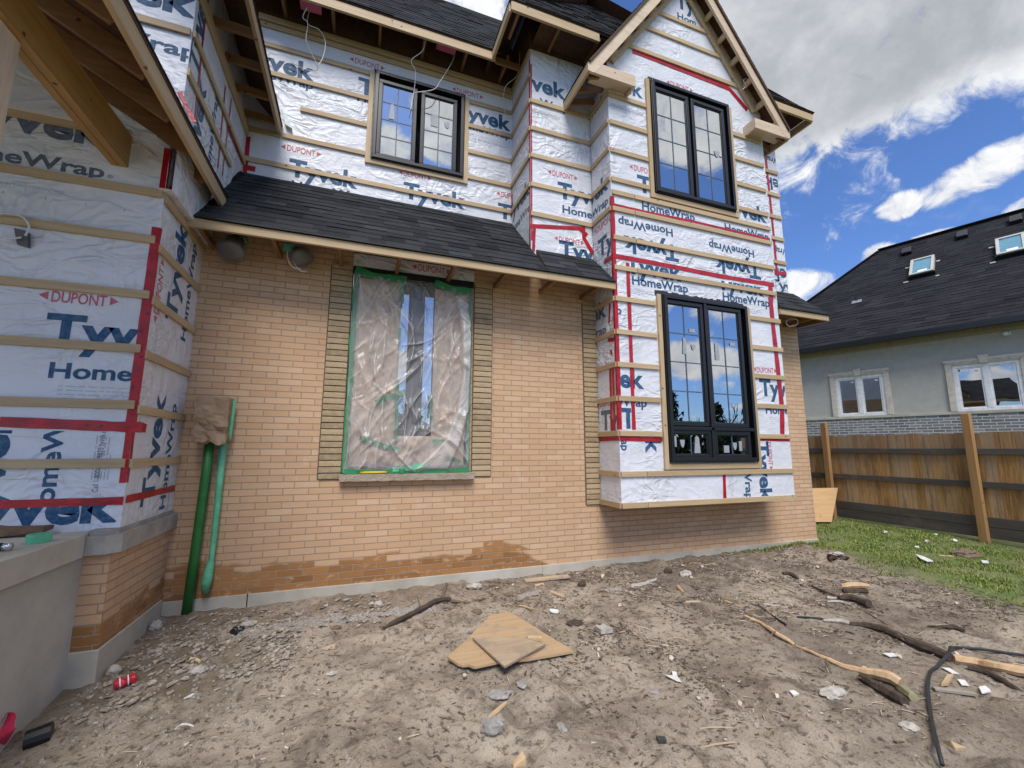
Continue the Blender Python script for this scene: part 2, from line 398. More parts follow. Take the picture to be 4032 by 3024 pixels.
# ------------------------------------------------------------------ faces, text, tape, battens
class Face:
    # kind 'y': plane y=c looking to -y ; 'x+': plane x=c looking to +x ; 'x-': plane x=c looking to -x
    def __init__(s, kind, c): s.k = kind; s.c = c; s.print = {}
    def p(s, u, z, out=0.0):
        if s.k == 'y': return Vector((u, s.c-out, z))
        if s.k == 'x+': return Vector((s.c+out, u, z))
        return Vector((s.c-out, -u, z))
    def hit(s, r):
        if s.k == 'y': q = on_y(r, s.c); return (q.x, q.z)
        q = on_x(r, s.c); return (q.y, q.z) if s.k == 'x+' else (-q.y, q.z)
_tc = {}
def text_mesh(st, bold):
    if (st, bold) in _tc: return _tc[(st, bold)]
    cu = bpy.data.curves.new('lettering', 'FONT'); cu.body = st; cu.size = 1; cu.offset = bold; cu.resolution_u = 3; cu.fill_mode = 'BOTH'
    o = bpy.data.objects.new('lettering', cu); col.objects.link(o)
    dg = bpy.context.evaluated_depsgraph_get(); me = o.evaluated_get(dg).to_mesh()
    vs = [(v.co.x, v.co.y) for v in me.vertices]; fs = [list(p.vertices) for p in me.polygons]
    o.evaluated_get(dg).to_mesh_clear(); bpy.data.objects.remove(o); bpy.data.curves.remove(cu)
    x0 = min(v[0] for v in vs); x1 = max(v[0] for v in vs)
    _tc[(st, bold)] = (vs, fs, x0, x1); return _tc[(st, bold)]
def clip_poly(pts, lim):
    u0, u1, z0, z1 = lim
    for ax, val, sg in ((0, u0, 1), (0, u1, -1), (1, z0, 1), (1, z1, -1)):
        out = []
        for i in range(len(pts)):
            a, b = pts[i], pts[(i+1) % len(pts)]
            da, db = (a[ax]-val)*sg, (b[ax]-val)*sg
            if da >= 0: out.append(a)
            if (da >= 0) != (db >= 0):
                k = da/(da-db); out.append((a[0]+(b[0]-a[0])*k, a[1]+(b[1]-a[1])*k))
        pts = out
        if len(pts) < 3: return None
    return pts
def txt(face, st, r0, r1, m, lim, cap=None, bold=.026, d=None):
    vs, fs, x0, x1 = text_mesh(st, bold)
    a = Vector(r0 if isinstance(r0, tuple) else face.hit(r0)); b = Vector(r1 if isinstance(r1, tuple) else face.hit(r1)); q = b-a
    if abs(q.x) > abs(q.y): dv = Vector((1 if q.x > 0 else -1, 0)); W = abs(q.x)
    else: dv = Vector((0, 1 if q.y > 0 else -1)); W = abs(q.y)
    up = Vector((-dv.y, dv.x)); s = W/(x1-x0); sy = (cap/.73) if cap else s
    if abs(dv.x) > 0: a.y = (a.y+b.y)/2
    else: a.x = (a.x+b.x)/2
    mb = MB(); face.print.setdefault('L', []).append((m, mb, 'printed_lettering'))
    for f in fs:
        pts = [tuple(a+dv*((vs[i][0]-x0)*s)+up*(vs[i][1]*sy)) for i in f]
        pts = clip_poly(pts, lim)
        if pts: mb.poly([face.p(p[0], p[1], .0018) for p in pts])
def dup(face, r0, r1, lim, cap=.085):
    txt(face, 'DUPONT', r0, r1, PINK, lim, cap, bold=.012)
    a = Vector(r0 if isinstance(r0, tuple) else face.hit(r0)); b = Vector(r1 if isinstance(r1, tuple) else face.hit(r1)); q = b-a
    dv = Vector((1 if q.x > 0 else -1, 0)) if abs(q.x) > abs(q.y) else Vector((0, 1 if q.y > 0 else -1)); up = Vector((-dv.y, dv.x))
    if abs(dv.x) > 0: a.y = b.y = (a.y+b.y)/2
    else: a.x = b.x = (a.x+b.x)/2
    mb = face.print['L'][-1][1]
    for c0, sg in ((a, -1), (b, 1)):
        base = c0+dv*sg*cap*.22+up*cap*.5
        pts = [base+up*cap*.38, base+dv*sg*cap*.62, base-up*cap*.38]
        if sg > 0: pts = pts[::-1]
        pts = clip_poly([tuple(p) for p in pts], lim)
        if pts: mb.poly([face.p(p[0], p[1], .0018) for p in pts])
def fine(face, r0, r1, lim, rows=4, gap=.028, seed=0, h=.006):
    rg = random.Random(seed)
    a = Vector(face.hit(r0)); b = Vector(face.hit(r1)); q = b-a
    dv = Vector((1 if q.x > 0 else -1, 0)) if abs(q.x) > abs(q.y) else Vector((0, 1 if q.y > 0 else -1)); up = Vector((-dv.y, dv.x))
    W = abs(q.dot(dv)); mb = MB(); face.print.setdefault('L', []).append((GREY, mb, 'fine_print'))
    for k in range(rows):
        x = 0; o = a-up*gap*k
        while x < W*(.55 if k == rows-1 else 1):
            l = rg.uniform(.02, .07); e = min(x+l, W)
            pts = clip_poly([tuple(o+dv*x), tuple(o+dv*e), tuple(o+dv*e+up*h), tuple(o+dv*x+up*h)], lim)
            if pts: mb.poly([face.p(p[0], p[1], .0018) for p in pts])
            x = e+rg.uniform(.008, .02)
def flush_print(face, parent):
    for m, mb, nm in face.print.get('L', []):
        if mb.f: mb.build(nm, m, parent)
    face.print = {}
def tape(face, pts, wd, parent, out=.003, uz=False):
    P = [Vector(p if isinstance(p, tuple) else face.hit(p)) for p in pts]
    mb = MB(); rg = random.Random(len(pts)*31+int(abs(P[0].x)*100))
    L = []
    for i in range(len(P)-1):
        n = max(1, int((P[i+1]-P[i]).length/.09))
        for k in range(n): L.append(P[i].lerp(P[i+1], k/n))
    L.append(P[-1]); prev = None
    for i, q in enumerate(L):
        d = (L[min(i+1, len(L)-1)]-L[max(i-1, 0)]).normalized(); nn = Vector((-d.y, d.x))
        w1 = wd/2*(1+rg.uniform(-.08, .08)); o = out+rg.uniform(0, .0035)
        cur = (face.p(*(q-nn*w1), o), face.p(*(q+nn*w1), o))
        if prev: mb.poly((prev[0], cur[0], cur[1], prev[1]))
        prev = cur
    return mb.build('sheathing_tape', TAPE, parent)
def batten(face, u0, u1, z, parent, h=.064, th=.021, tilt=0.0, name='batten', out=.004, m=None):
    mb = MB(); z1 = z+tilt
    mb.hexa([face.p(u0, z-h/2, out), face.p(u1, z1-h/2, out), face.p(u1, z1-h/2, out+th), face.p(u0, z-h/2, out+th),
             face.p(u0, z+h/2, out), face.p(u1, z1+h/2, out), face.p(u1, z1+h/2, out+th), face.p(u0, z+h/2, out+th)])
    return mb.build(name, m or PINE['x' if face.k == 'y' else 'y'], parent, bevel=.002)
def vboard(face, u, z0, z1, parent, w=.075, th=.03, name='window_surround', out=.004, m=None):
    mb = MB()
    mb.hexa([face.p(u-w/2, z0, out), face.p(u+w/2, z0, out), face.p(u+w/2, z0, out+th), face.p(u-w/2, z0, out+th),
             face.p(u-w/2, z1, out), face.p(u+w/2, z1, out), face.p(u+w/2, z1, out+th), face.p(u-w/2, z1, out+th)])
    return mb.build(name, m or PINE['z'], parent, bevel=.002)
def wall_face(face, u0, u1, z0, z1, holes, m, name, parent, depth=.12):
    # a slab with rectangular openings and real reveals
    us = sorted({u0, u1, *[h[0] for h in holes], *[h[1] for h in holes]}); zs = sorted({z0, z1, *[h[2] for h in holes], *[h[3] for h in holes]})
    def step(a): return a
    mb = MB()
    for i in range(len(us)-1):
        for j in range(len(zs)-1):
            cu, cz = (us[i]+us[i+1])/2, (zs[j]+zs[j+1])/2
            if any(h[0] < cu < h[1] and h[2] < cz < h[3] for h in holes): continue
            mb.poly((face.p(us[i], zs[j]), face.p(us[i+1], zs[j]), face.p(us[i+1], zs[j+1]), face.p(us[i], zs[j+1])))
    for h in holes:
        for (a, b) in (((h[0], h[2]), (h[0], h[3])), ((h[0], h[3]), (h[1], h[3])), ((h[1], h[3]), (h[1], h[2])), ((h[1], h[2]), (h[0], h[2]))):
            mb.poly((face.p(*a), face.p(*b), face.p(*b, -depth), face.p(*a, -depth)))
    mb.poly((face.p(u0, z1), face.p(u1, z1), face.p(u1, z1, -depth), face.p(u0, z1, -depth)))
    mb.poly((face.p(u1, z0), face.p(u0, z0), face.p(u0, z0, -depth), face.p(u1, z0, -depth)))
    return mb.build(name, m, parent)

# roof surface of single shingles: eave line P0->P1, top line T0->T1
def shingle_field(mb, P0, P1, T0, T1, expo=.145, tab=(.16, .36), lift=.010, seed=1, k0=0):
    rg = random.Random(seed); P0, P1, T0, T1 = map(Vector, (P0, P1, T0, T1))
    nrm = (P1-P0).cross((T0+T1)/2-(P0+P1)/2).normalized()
    if nrm.z < 0: nrm = -nrm
    H = (((T0+T1)/2-(P0+P1)/2)).length; n = max(1, round(H/expo))
    for i in range(n):
        a0, a1 = i/n, (i+1.25)/n
        a1 = min(a1, 1.0)
        L0, R0 = P0.lerp(T0, a0), P1.lerp(T1, a0); L1, R1 = P0.lerp(T0, a1), P1.lerp(T1, a1)
        W = (R0-L0).length
        if W < .01: continue
        x = -rg.uniform(0, .2)
        while x < W:
            e = x+rg.uniform(*tab); s0, s1 = max(0, x)/W, min(e, W)/W
            if s1 > s0:
                lf = lift*rg.choice((.55, .55, 1.0))+rg.uniform(0, .002)
                if rg.random() < .03: lf += .006
                tone = min(1, max(0, rg.gauss(.45, .2)))
                a, b = L0.lerp(R0, s0)+nrm*lf, L0.lerp(R0, s1)+nrm*lf
                c, d = L1.lerp(R1, s1)+nrm*.001, L1.lerp(R1, s0)+nrm*.001
                mb.poly((a, b, c, d), tone=tone)
                mb.poly((a-nrm*(lf+.006), b-nrm*(lf+.006), b, a), tone=tone*.5)
            x = e
def deck(mb, P0, P1, T0, T1, th=.03):
    P0, P1, T0, T1 = map(Vector, (P0, P1, T0, T1))
    n = (P1-P0).cross(T0-P0).normalized()
    if n.z < 0: n = -n
    n = n*th; g = n.normalized()*.004
    mb.hexa([P0-n-g, P1-n-g, T1-n-g, T0-n-g, P0-g, P1-g, T1-g, T0-g])

# ------------------------------------------------------------------ ground
def axis(lo, hi, st, far):
    a = []; x = lo
    while x < hi+1e-6: a.append(x); x += st
    s_, l, r_ = .1, lo, hi; L = []; Rr = []
    while l > -far: l -= s_; L.append(l); r_ += s_; Rr.append(r_); s_ *= 1.35
    return L[::-1]+a+Rr
xs = axis(-3.2, 9.8, .04, 500); ys = axis(-4.2, .9, .032, 500)
gm = MB(); gm.v = [(x, y, ground_z(x, y)) for y in ys for x in xs]; nx = len(xs)
gm.f = [[j*nx+i, j*nx+i+1, (j+1)*nx+i+1, (j+1)*nx+i] for j in range(len(ys)-1) for i in range(nx-1)]
def lawn_edge(y):      # x where the lawn starts at depth y
    return 6.75+.30*min(0, y+.15)*1.0 if y > -2.2 else 6.13+(y+2.2)*.12
def m_ground():
    m, t, b = mat('dirt', Roughness=.95)
    p = t.obj(); X_, Y_, Z_ = t.sep(p); p2 = t.comb(X_, Y_, 0.0)
    n = t.noise(p2, 1.5, 8, .68); nf = t.noise(p2, 22, 6, .7); nm = t.noise(p2, 6.0, 6, .65, .4)
    c = t.mix(t.sm(n, .36, .66), (.43, .355, .27), (.27, .218, .162))
    c = t.mix(t.sm(t.noise(p2, .95, 5, .6, .6), .50, .66, 0, .5), c, (.20, .15, .105))
    c = t.mix(t.sm(nm, .53, .70, 0, .8), c, (.13, .098, .07))
    c = t.mix(t.sm(nf, .51, .63, 0, .85), c, (.09, .069, .052))
    c = t.mix(t.sm(t.noise(p2, 60, 4, .7), .58, .70, 0, .6), c, (.62, .55, .46))
    c = t.mix(t.sm(t.noise(p2, 95, 3, .7), .57, .66, 0, .7), c, (.10, .075, .055))
    # darker damp loam to the right and along the footing
    dk = t.m('MULTIPLY', t.sm(X_, 1.6, 4.2), t.sm(t.noise(p2, .8, 5, .6), .38, .62))
    c = t.mix(t.m('MULTIPLY', dk, .68), c, (.10, .073, .053))
    pt = t.sm(t.noise(p2, 2.6, 7, .72, .5), .52, .64)
    c = t.mix(t.m('MULTIPLY', pt, t.sm(X_, -.5, 3.0, .5, .85)), c, (.105, .077, .055))
    lf = t.m('MULTIPLY', t.m('MULTIPLY', t.sm(X_, -.2, -1.1), t.sm(Y_, -1.9, -1.2)), t.sm(t.noise(p2, 5.0, 6, .7), .38, .55))
    c = t.mix(t.m('MULTIPLY', lf, .75), c, (.15, .105, .065))
    damp = t.m('MULTIPLY', t.sm(Y_, -.75, -.12), t.sm(t.noise(p2, 2.0, 4), .4, .6))
    c = t.mix(t.m('MULTIPLY', damp, .6), c, (.16, .115, .075))
    edge = t.m('ADD', t.m('ADD', 6.75, t.m('MULTIPLY', t.m('MINIMUM', t.m('ADD', Y_, .15), 0.0), .28)), t.m('MULTIPLY', t.m('SUBTRACT', t.noise(p2, 1.6, 6, .7), .5), 1.1))
    gmask = t.m('MULTIPLY', t.sm(t.m('SUBTRACT', X_, edge), -.15, .35), 1.0)
    far = t.sm(t.vm('LENGTH', p2) if False else t.m('ABSOLUTE', t.m('ADD', Y_, 0)), 9.0, 14.0)
    gmask = t.m('MAXIMUM', gmask, far)
    gc = t.mix(t.sm(t.noise(p2, 3, 6, .7), .35, .65), (.09, .135, .027), (.18, .175, .07))
    t.set(b.inputs['Base Color'], t.mix(gmask, c, gc))
    h = t.m('ADD', t.m('MULTIPLY', nf, .7), t.m('MULTIPLY', t.noise(p2, 70, 5, .75), .45))
    t.set(b.inputs['Normal'], t.bump(h, 1.0, .018, t.bump(nm, .6, .03)))
    return m
props(gm.build('ground', m_ground(), smooth=True), kind='structure')

# ------------------------------------------------------------------ the house under construction
H = empty('unfinished_house', (0, 0, 0), 'two storey house under construction, tan brick below and white house wrap with pine strapping above', 'house')
RIGHT, XL = 6.96, -1.585
MAIN = Face('y', 0.0); UP = Face('y', 0.80); MID = Face('y', 0.02); BAY = Face('y', -0.48)
LF = Face('y', -0.965); LS = Face('x+', XL); ULF = Face('y', -1.03); ULS = Face('x+', -1.515)
MIDS = Face('x-', 2.08); BAYL = Face('x-', 3.035)
FT = 0.125
W1 = (-.122, 1.282, 1.25, 3.58)      # masked window opening
wall = wall_face(MAIN, XL, RIGHT, FT, 3.62, [W1, (3.30, 5.6, 1.2, 3.6)], BRICKX, 'brick_wall', H, .11)
mb = MB(); mb.box(RIGHT-.11, RIGHT, .112, 6, FT, 3.62); mb.build('brick_wall', BRICKY, H)
# footing with a crack
mb = MB()
fx = [XL, -.55, -.535, 2.4, RIGHT+.012]
for a, b, o in ((XL, -.905, .012), (-.895, 2.2, .016), (2.203, RIGHT+.012, .014)):
    mb.box(a, b, -o, .1, -.35, FT)
mb.box(RIGHT+.001, RIGHT+.014, .1, 6, -.35, FT)
mb.build('foundation', CONC, H, bevel=.004)
# quoin stones
qm, t, b = mat('quoin_stone', Roughness=.9); at = t.new('ShaderNodeAttribute', attribute_name='tone').outputs['Fac']; p = t.obj()
c = t.mix(at, (.50, .365, .205), (.28, .20, .115)); c = t.mix(t.sm(t.noise(p, 14, 5, .65), .42, .7, 0, .5), c, (.50, .39, .25)); c = t.mix(t.sm(t.noise(p, 40, 3), .55, .75, 0, .5), c, (.22, .16, .10))
t.set(b.inputs['Base Color'], c); t.set(b.inputs['Normal'], t.bump(t.noise(p, 45, 5, .65), .7, .008))
def quoin(x0, x1, z0, z1, seed):
    rg = random.Random(seed); mb = MB(); z = z0; dark = rg.random
    while z < z1-.02:
        h = .0665; x0j, x1j = x0+.006, x1-.006; pr = rg.uniform(.014, .024); tn = rg.choice((.2, .35, .5, .65, .95))+rg.uniform(-.1, .1)
        n = 7
        for k in range(n):                       # rough split face
            a, b = x0j+(x1j-x0j)*k/n, x0j+(x1j-x0j)*(k+1)/n
            pa = pr+noise.noise(Vector((a*30, z*50, seed)))*.005; pb = pr+noise.noise(Vector((b*30, z*50, seed)))*.005
            zt, zb = z+h-.007, z+.004
            mb.poly(((a, -pa, zb), (b, -pb, zb), (b, -pb-.001, (zb+zt)/2), (a, -pa-.001, (zb+zt)/2)), tone=tn)
            mb.poly(((a, -pa-.001, (zb+zt)/2), (b, -pb-.001, (zb+zt)/2), (b, -pb, zt), (a, -pa, zt)), tone=tn)
            mb.poly(((a, -pa, zt), (b, -pb, zt), (b, .0, zt), (a, .0, zt))); mb.poly(((a, .0, zb), (b, .0, zb), (b, -pb, zb), (a, -pa, zb)))
        for xx in (x0j, x1j): mb.poly(((xx, -pr, z+.004), (xx, .0, z+.004), (xx, .0, z+h-.007), (xx, -pr, z+h-.007)))
        z += h
    mb.build('quoin_strip', qm, H)
    mb = MB()
    mb.box(x0-.005, x0+.004, -.004, -.0012, z0, z1); mb.box(x1-.004, x1+.005, -.004, -.0012, z0, z1)
    for k in range(int((z1-z0)/.0665)+1): mb.box(x0+.004, x1-.004, -.003, -.0008, z0+k*.0665-.005, z0+k*.0665+.005)
    mb.build('quoin_joint', m_plain('dark_mortar', (.10, .08, .06), .9), H)
quoin(-.355, -.127, 1.195, 3.56, 3); quoin(1.30, 1.54, 1.195, 3.56, 4); quoin(2.822, 3.036, .81, 3.5, 5)
mb = MB()
n = 26
for k in range(n):
    a, b = -.14+(1.46)*k/n, -.14+(1.46)*(k+1)/n
    ja, jb = [-.085-.012*noise.noise(Vector((q*9, 3, 0))) for q in (a, b)]
    za, zb = [1.172+.008*noise.noise(Vector((q*11, 8, 0))) for q in (a, b)]
    mb.hexa([(a, ja, za), (b, jb, zb), (b, .10, zb), (a, .10, za), (a, ja-.004, 1.243), (b, jb-.004, 1.243), (b, .10, 1.249), (a, .10, 1.249)])
mb.build('window_sill', STONE, H)

# --- left block: brick pier, band, wrap
mb = MB(); mb.box(-1.76, XL, -1.05, -.001, FT+.03, .80); mb.build('brick_pier', BRICKY, H)
mb = MB(); mb.box(-1.765, XL-.002, -1.053, -1.048, FT+.03, .80)
pm = m_brick('tan_brick_pier', 'x', True); mb.build('brick_pier', pm, H)
mb = MB(); mb.box(-1.80, XL+.012, -1.066, -.017, -.5, FT+.03); mb.build('foundation', CONC, H, bevel=.006)
mb = MB()
bp = [(-1.72, -1.10), (-1.60, -1.10), (-1.535, -1.03), (-1.535, .0), (-1.72, .0)]
mb.prism([(x, y, .785) for x, y in bp], (0, 0, .125)); mb.prism([(-1.72, -1.06, .91), (-1.61, -1.06, .91), (-1.57, -1.01, .91), (-1.57, .0, .91), (-1.72, .0, .91)], (0, 0, .035))
mb.build('cast_band', BAND, H, bevel=.005)
wall_face(LF, -6, XL, .90, 5.3, [], WRAP, 'wrapped_wall', H, .1)
wall_face(LS, -.965+.001, .0, .945, 4.3, [], WRAP, 'wrapped_wall', H, .1)
wall_face(ULF, -6, -1.515, 4.05, 7.2, [], WRAP, 'wrapped_wall', H, .1)
wall_face(ULS, -1.03+.001, .80, 3.6, 6.08, [], WRAP, 'wrapped_wall', H, .1)
upwall = wall_face(UP, -1.515, 2.08, 7.256, 8.02, [], SHADE_OSB, 'shade_tinted_wall_top', H, .1); upwall = wall_face(UP, -1.515, 2.08, 4.6, 7.255, [(-.005, 1.29, 5.505, 6.875)], WRAP, 'wrapped_wall', H, .1)  # wall tops behind the rafters, coloured dark to stand for soffit shade
wall_face(MIDS, -.80, -.021, 3.9, 7.255, [], WRAP, 'wrapped_wall', H, .1); wall_face(MIDS, -.80, -.021, 7.256, 7.98, [], SHADE_OSB, 'shade_tinted_wall_top', H, .1)
wall_face(MID, 2.08, 6.87, 7.256, 7.98, [], SHADE_OSB, 'shade_tinted_wall_top', H, .1); wall_face(MID, 2.08, 6.87, 3.63, 7.255, [(3.2, 5.75, 3.7, 7.2)], WRAP, 'wrapped_wall', H, .1)
mb = MB(); mb.box(6.77, 6.869, .13, 6, 3.63, 7.95); mb.build('wrapped_wall', WRAP, H)
GW = (3.732, 5.19, 5.045, 6.83); BW = (3.75, 5.235, 1.352, 3.575)
bayw = wall_face(BAY, 3.035, 5.925, .852, 6.848, [GW, BW], WRAP, 'wrapped_wall', H, .1)
GX, GS = 4.43, 1.385                    # gable centre and slope
mb = MB(); zt = 6.849
hw = (9.03-zt)/GS
mb.prism([(3.035, -.48, zt), (5.925, -.48, zt), (5.925, -.48, 6.92), (GX, -.48, 6.92+(5.925-GX)*GS*.98), (3.035, -.48, 6.98)], (0, .1, 0)); mb.build('wrapped_wall', WRAP, H)
wall_face(BAYL, .001, .479, .852, 6.6, [], WRAP, 'wrapped_wall', H, .1)
mb = MB(); mb.box(5.825, 5.924, -.379, .0, .852, 6.6); mb.build('wrapped_wall', WRAP, H)
mb = MB(); mb.box(3.045, 5.915, -.45, -.002, .822, .851); mb.build('bay_floor', m_plain('osb_underside', (.22, .15, .08), .9), H)
# header wrap over the masked window
mb = MB(); mb.box(W1[0]-.01, W1[1]+.015, -.012, -.001, 3.585, 3.74); mb.build('wrapped_header', WRAP, H)
HD = Face('y', -.0125); LIM = (-9, 9, 0, 20)
dup(HD, Z5(1570, 275), Z5(1745, 300), LIM, .088)
flush_print(HD, H)
mb = MB(); mb.box(W1[0]-.002, W1[1]+.004, -.020, .02, 3.50, 3.583); mb.build('window_membrane', FLASH, H)
mb = MB(); mb.box(W1[0]-.011, W1[1]+.019, .0, .10, 3.584, 4.09); mb.build('shade_tinted_wall_top', SHADE_OSB, H)
mb = MB(); mb.box(5.94, 6.94, .002, .10, 3.621, 4.09); mb.build('brick_wall', BRICKX, H)
mb = MB(); mb.box(-6, 6.9, 5.9, 6, 0, 7.9); mb.build('rear_wall', WRAP, H)
mb = MB(); mb.box(-6, -5.9, -.95, 5.9, 0, 7.9); mb.build('rear_wall', WRAP, H)
# brick soffit returns beneath the roof (brick carries on up behind the eave)
for a, b in ((XL, W1[0]-.012), (W1[1]+.02, 3.03)):
    mb = MB(); mb.box(a, b, .002, .10, 3.621, 4.10); mb.build('brick_wall', BRICKX, H)

# --- windows
def ring(mb, x0, x1, z0, z1, wd, y0, y1):
    mb.box(x0, x1, y0, y1, z0, z0+wd); mb.box(x0, x1, y0, y1, z1-wd, z1); mb.box(x0, x0+wd, y0, y1, z0+wd, z1-wd); mb.box(x1-wd, x1, y0, y1, z0+wd, z1-wd)
def window(x0, x1, z0, z1, y, lights, stickers=(), name='casement_window', room=True, cover=False):
    fb = MB(); ring(fb, x0, x1, z0, z1, .045, y-.055, y+.06); ring(fb, x0+.012, x1-.012, z0+.012, z1-.012, .045, y-.072, y-.0555)
    fo = fb.build(name, BLACK, H, bevel=.004)
    for (a, b, c, d, nc, nr) in lights:           # clear glass rectangle
        sb = MB(); ring(sb, a-.062, b+.062, c-.062, d+.062, .052, y-.048, y+.01); ring(sb, a-.018, b+.018, c-.018, d+.018, .019, y-.034, y+.01)
        sb.build('sash', BLACK, fo, bevel=.005)
        gb = MB(); gb.box(a, b, y-.022, y-.016, c, d); gb.build('pane', GLASS, fo)
        sp = MB(); ring(sp, a+.002, b-.002, c+.002, d-.002, .008, y-.013, y-.004); sp.build('spacer_bar', STEEL, fo)
        gr = MB()
        for k in range(1, nc): gr.box(a+(b-a)*k/nc-.007, a+(b-a)*k/nc+.007, y-.0275, y-.0235, c, d)
        for k in range(1, nr): gr.box(a, b, y-.0268, y-.0230, c+(d-c)*k/nr-.007, c+(d-c)*k/nr+.007)
        if gr.f: gr.build('grille', GRIL, fo)
    for (a, b, c, d, sh) in stickers:
        s_ = MB()
        if sh == 'r': s_.box(a, b, y-.0305, y-.0290, c, d)
        elif sh == 'u': s_.prism([(a+(b-a)*(.5-.5*math.cos(math.pi*k/9)), y-.0305, d-(d-c)*math.sin(math.pi*k/9)) for k in range(10)], (0, .0015, 0))
        else: s_.prism([(a, y-.0305, c), (b, y-.0305, c), (b-(b-a)*.15, y-.0305, d-.03), ((a+b)/2, y-.0305, d), (a+(b-a)*.25, y-.0305, d-.03)], (0, .0015, 0))
        s_.build('sticker', STK, fo)
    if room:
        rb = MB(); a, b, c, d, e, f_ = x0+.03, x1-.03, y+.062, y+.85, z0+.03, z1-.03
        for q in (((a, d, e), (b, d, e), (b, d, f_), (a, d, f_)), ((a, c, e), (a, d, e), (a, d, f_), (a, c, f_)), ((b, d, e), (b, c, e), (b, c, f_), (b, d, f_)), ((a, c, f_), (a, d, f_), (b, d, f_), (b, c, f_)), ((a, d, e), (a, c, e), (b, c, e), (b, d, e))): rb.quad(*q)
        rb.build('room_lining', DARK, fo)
    return fo
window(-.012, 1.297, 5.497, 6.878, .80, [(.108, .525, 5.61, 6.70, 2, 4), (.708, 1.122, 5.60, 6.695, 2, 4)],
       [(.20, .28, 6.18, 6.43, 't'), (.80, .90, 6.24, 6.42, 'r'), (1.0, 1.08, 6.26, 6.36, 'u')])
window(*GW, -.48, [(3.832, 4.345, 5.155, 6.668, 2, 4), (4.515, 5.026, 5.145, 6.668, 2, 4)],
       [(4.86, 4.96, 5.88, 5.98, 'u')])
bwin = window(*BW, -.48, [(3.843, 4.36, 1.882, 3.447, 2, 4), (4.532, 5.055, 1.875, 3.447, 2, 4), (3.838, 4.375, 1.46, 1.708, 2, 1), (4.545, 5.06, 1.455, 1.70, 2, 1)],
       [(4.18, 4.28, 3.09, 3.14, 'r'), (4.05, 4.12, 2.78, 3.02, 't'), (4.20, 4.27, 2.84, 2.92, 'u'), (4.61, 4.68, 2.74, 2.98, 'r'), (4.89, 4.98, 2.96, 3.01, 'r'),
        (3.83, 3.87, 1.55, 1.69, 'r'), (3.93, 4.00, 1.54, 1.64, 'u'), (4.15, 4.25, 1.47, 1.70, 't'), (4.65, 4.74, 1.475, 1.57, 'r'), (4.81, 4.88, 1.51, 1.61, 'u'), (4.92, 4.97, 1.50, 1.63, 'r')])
mb = MB(); mb.box(BW[0]+.03, BW[1]-.03, -.545, -.47, 1.765, 1.81); mb.box(4.43, 4.475, -.545, -.47, 1.38, 3.55); mb.build('mullion', BLACK, bwin, bevel=.004)
mb = MB(); rg = random.Random(5)
for k in range(22):
    a = BW[0]-.09+k*.071; mb.hexa([(a, -.495, 3.57), (a+.074, -.495, 3.57), (a+.074, -.482, 3.57), (a, -.482, 3.57), (a, -.487, 3.61+rg.uniform(0, .03)), (a+.074, -.487, 3.61+rg.uniform(0, .03)), (a+.074, -.482, 3.62), (a, -.482, 3.62)])
mb.build('window_membrane', FLASH, H)
for (x0, x1, z1, y) in ((-.03, 1.31, 6.90, .80), (3.71, 5.21, 6.86, -.48)):
    mb = MB(); mb.box(x0, x1, y-.03, y-.0015, z1-.025, z1+.006); mb.build('window_membrane', FLASH, H)
# masked window behind the plastic: frame and two sashes
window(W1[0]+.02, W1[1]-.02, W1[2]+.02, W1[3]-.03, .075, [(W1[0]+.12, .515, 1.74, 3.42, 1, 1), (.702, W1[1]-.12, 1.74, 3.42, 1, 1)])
mb = MB(); mb.box(.555, .662, .010, .055, 1.3, 3.5); mb.build('mullion', BLACK, H, bevel=.004)

# --- strapping (battens)
LV = (3.61, 3.185, 2.725, 2.29, 1.855, 1.42)
for i, z in enumerate(LV): batten(LF, -4.5, XL-.006-.01*(i % 2), z-.012 if i else 3.575, H)
batten(LF, -4.5, -2.12, 4.04, H, h=.09)
for z in (3.56, 3.13, 2.695, 2.26, 1.83): batten(LS, -.968, -.012, z-.02, H)
batten(LS, -.968, -.012, 1.405, H, tilt=.0)
for z in (5.06,): batten(ULF, -4, -1.522, z, H); 
batten(ULF, -4, -1.9, 4.66, H)
batten(ULS, -1.03, .795, 5.07, H); batten(ULS, -1.05, .28, 4.68, H, tilt=.02); batten(ULS, -1.03, .795, 5.50, H, h=.13)
# upper main wall
batten(UP, -1.51, 2.055, 7.205, H, h=.085, th=.038); batten(UP, -1.51, 2.055, 7.115, H, h=.07)
batten(UP, -1.51, -.085, 6.83, H); batten(UP, -1.51, -.085, 6.42, H); batten(UP, -.93, -.085, 6.005, H)
batten(UP, -1.12, -.09, 5.565, H); batten(UP, -1.51, -1.13, 5.555, H); batten(UP, -1.51, .33, 5.135, H); batten(UP, .335, 2.055, 5.13, H, out=.003)
for z in (6.83, 6.42, 5.985, 5.56): batten(UP, 1.325, 2.055, z, H)
for z in (6.825, 6.415, 5.98, 5.555, 5.12, 7.2): batten(MIDS, -.795, -.02 if z < 7 else -.02, z, H, h=.09 if z > 7 else .064)
for z in (6.41, 5.978, 5.56, 5.12, 4.685): batten(MID, 2.075, 3.03, z, H); 
for z in (6.41, 5.978, 5.56, 5.12, 4.685): batten(BAYL, -.015, .478, z, H)
for z in (6.38, 5.96, 5.535): batten(BAY, 3.04, 3.655, z, H)
batten(BAY, 3.04, 3.655, 5.105, H)
for z, s in ((4.915, 3.39), (4.68, 3.39), (4.272, 3.39), (3.857, 3.39)):
    batten(BAY, 3.04, s-.004, z, H); batten(BAY, s+.004, 5.90, z, H, out=.006)
for z in (5.985, 5.555, 5.145): batten(BAY, 5.24, 5.885, z, H)
batten(BAY, 5.235, 5.86, 6.395, H)
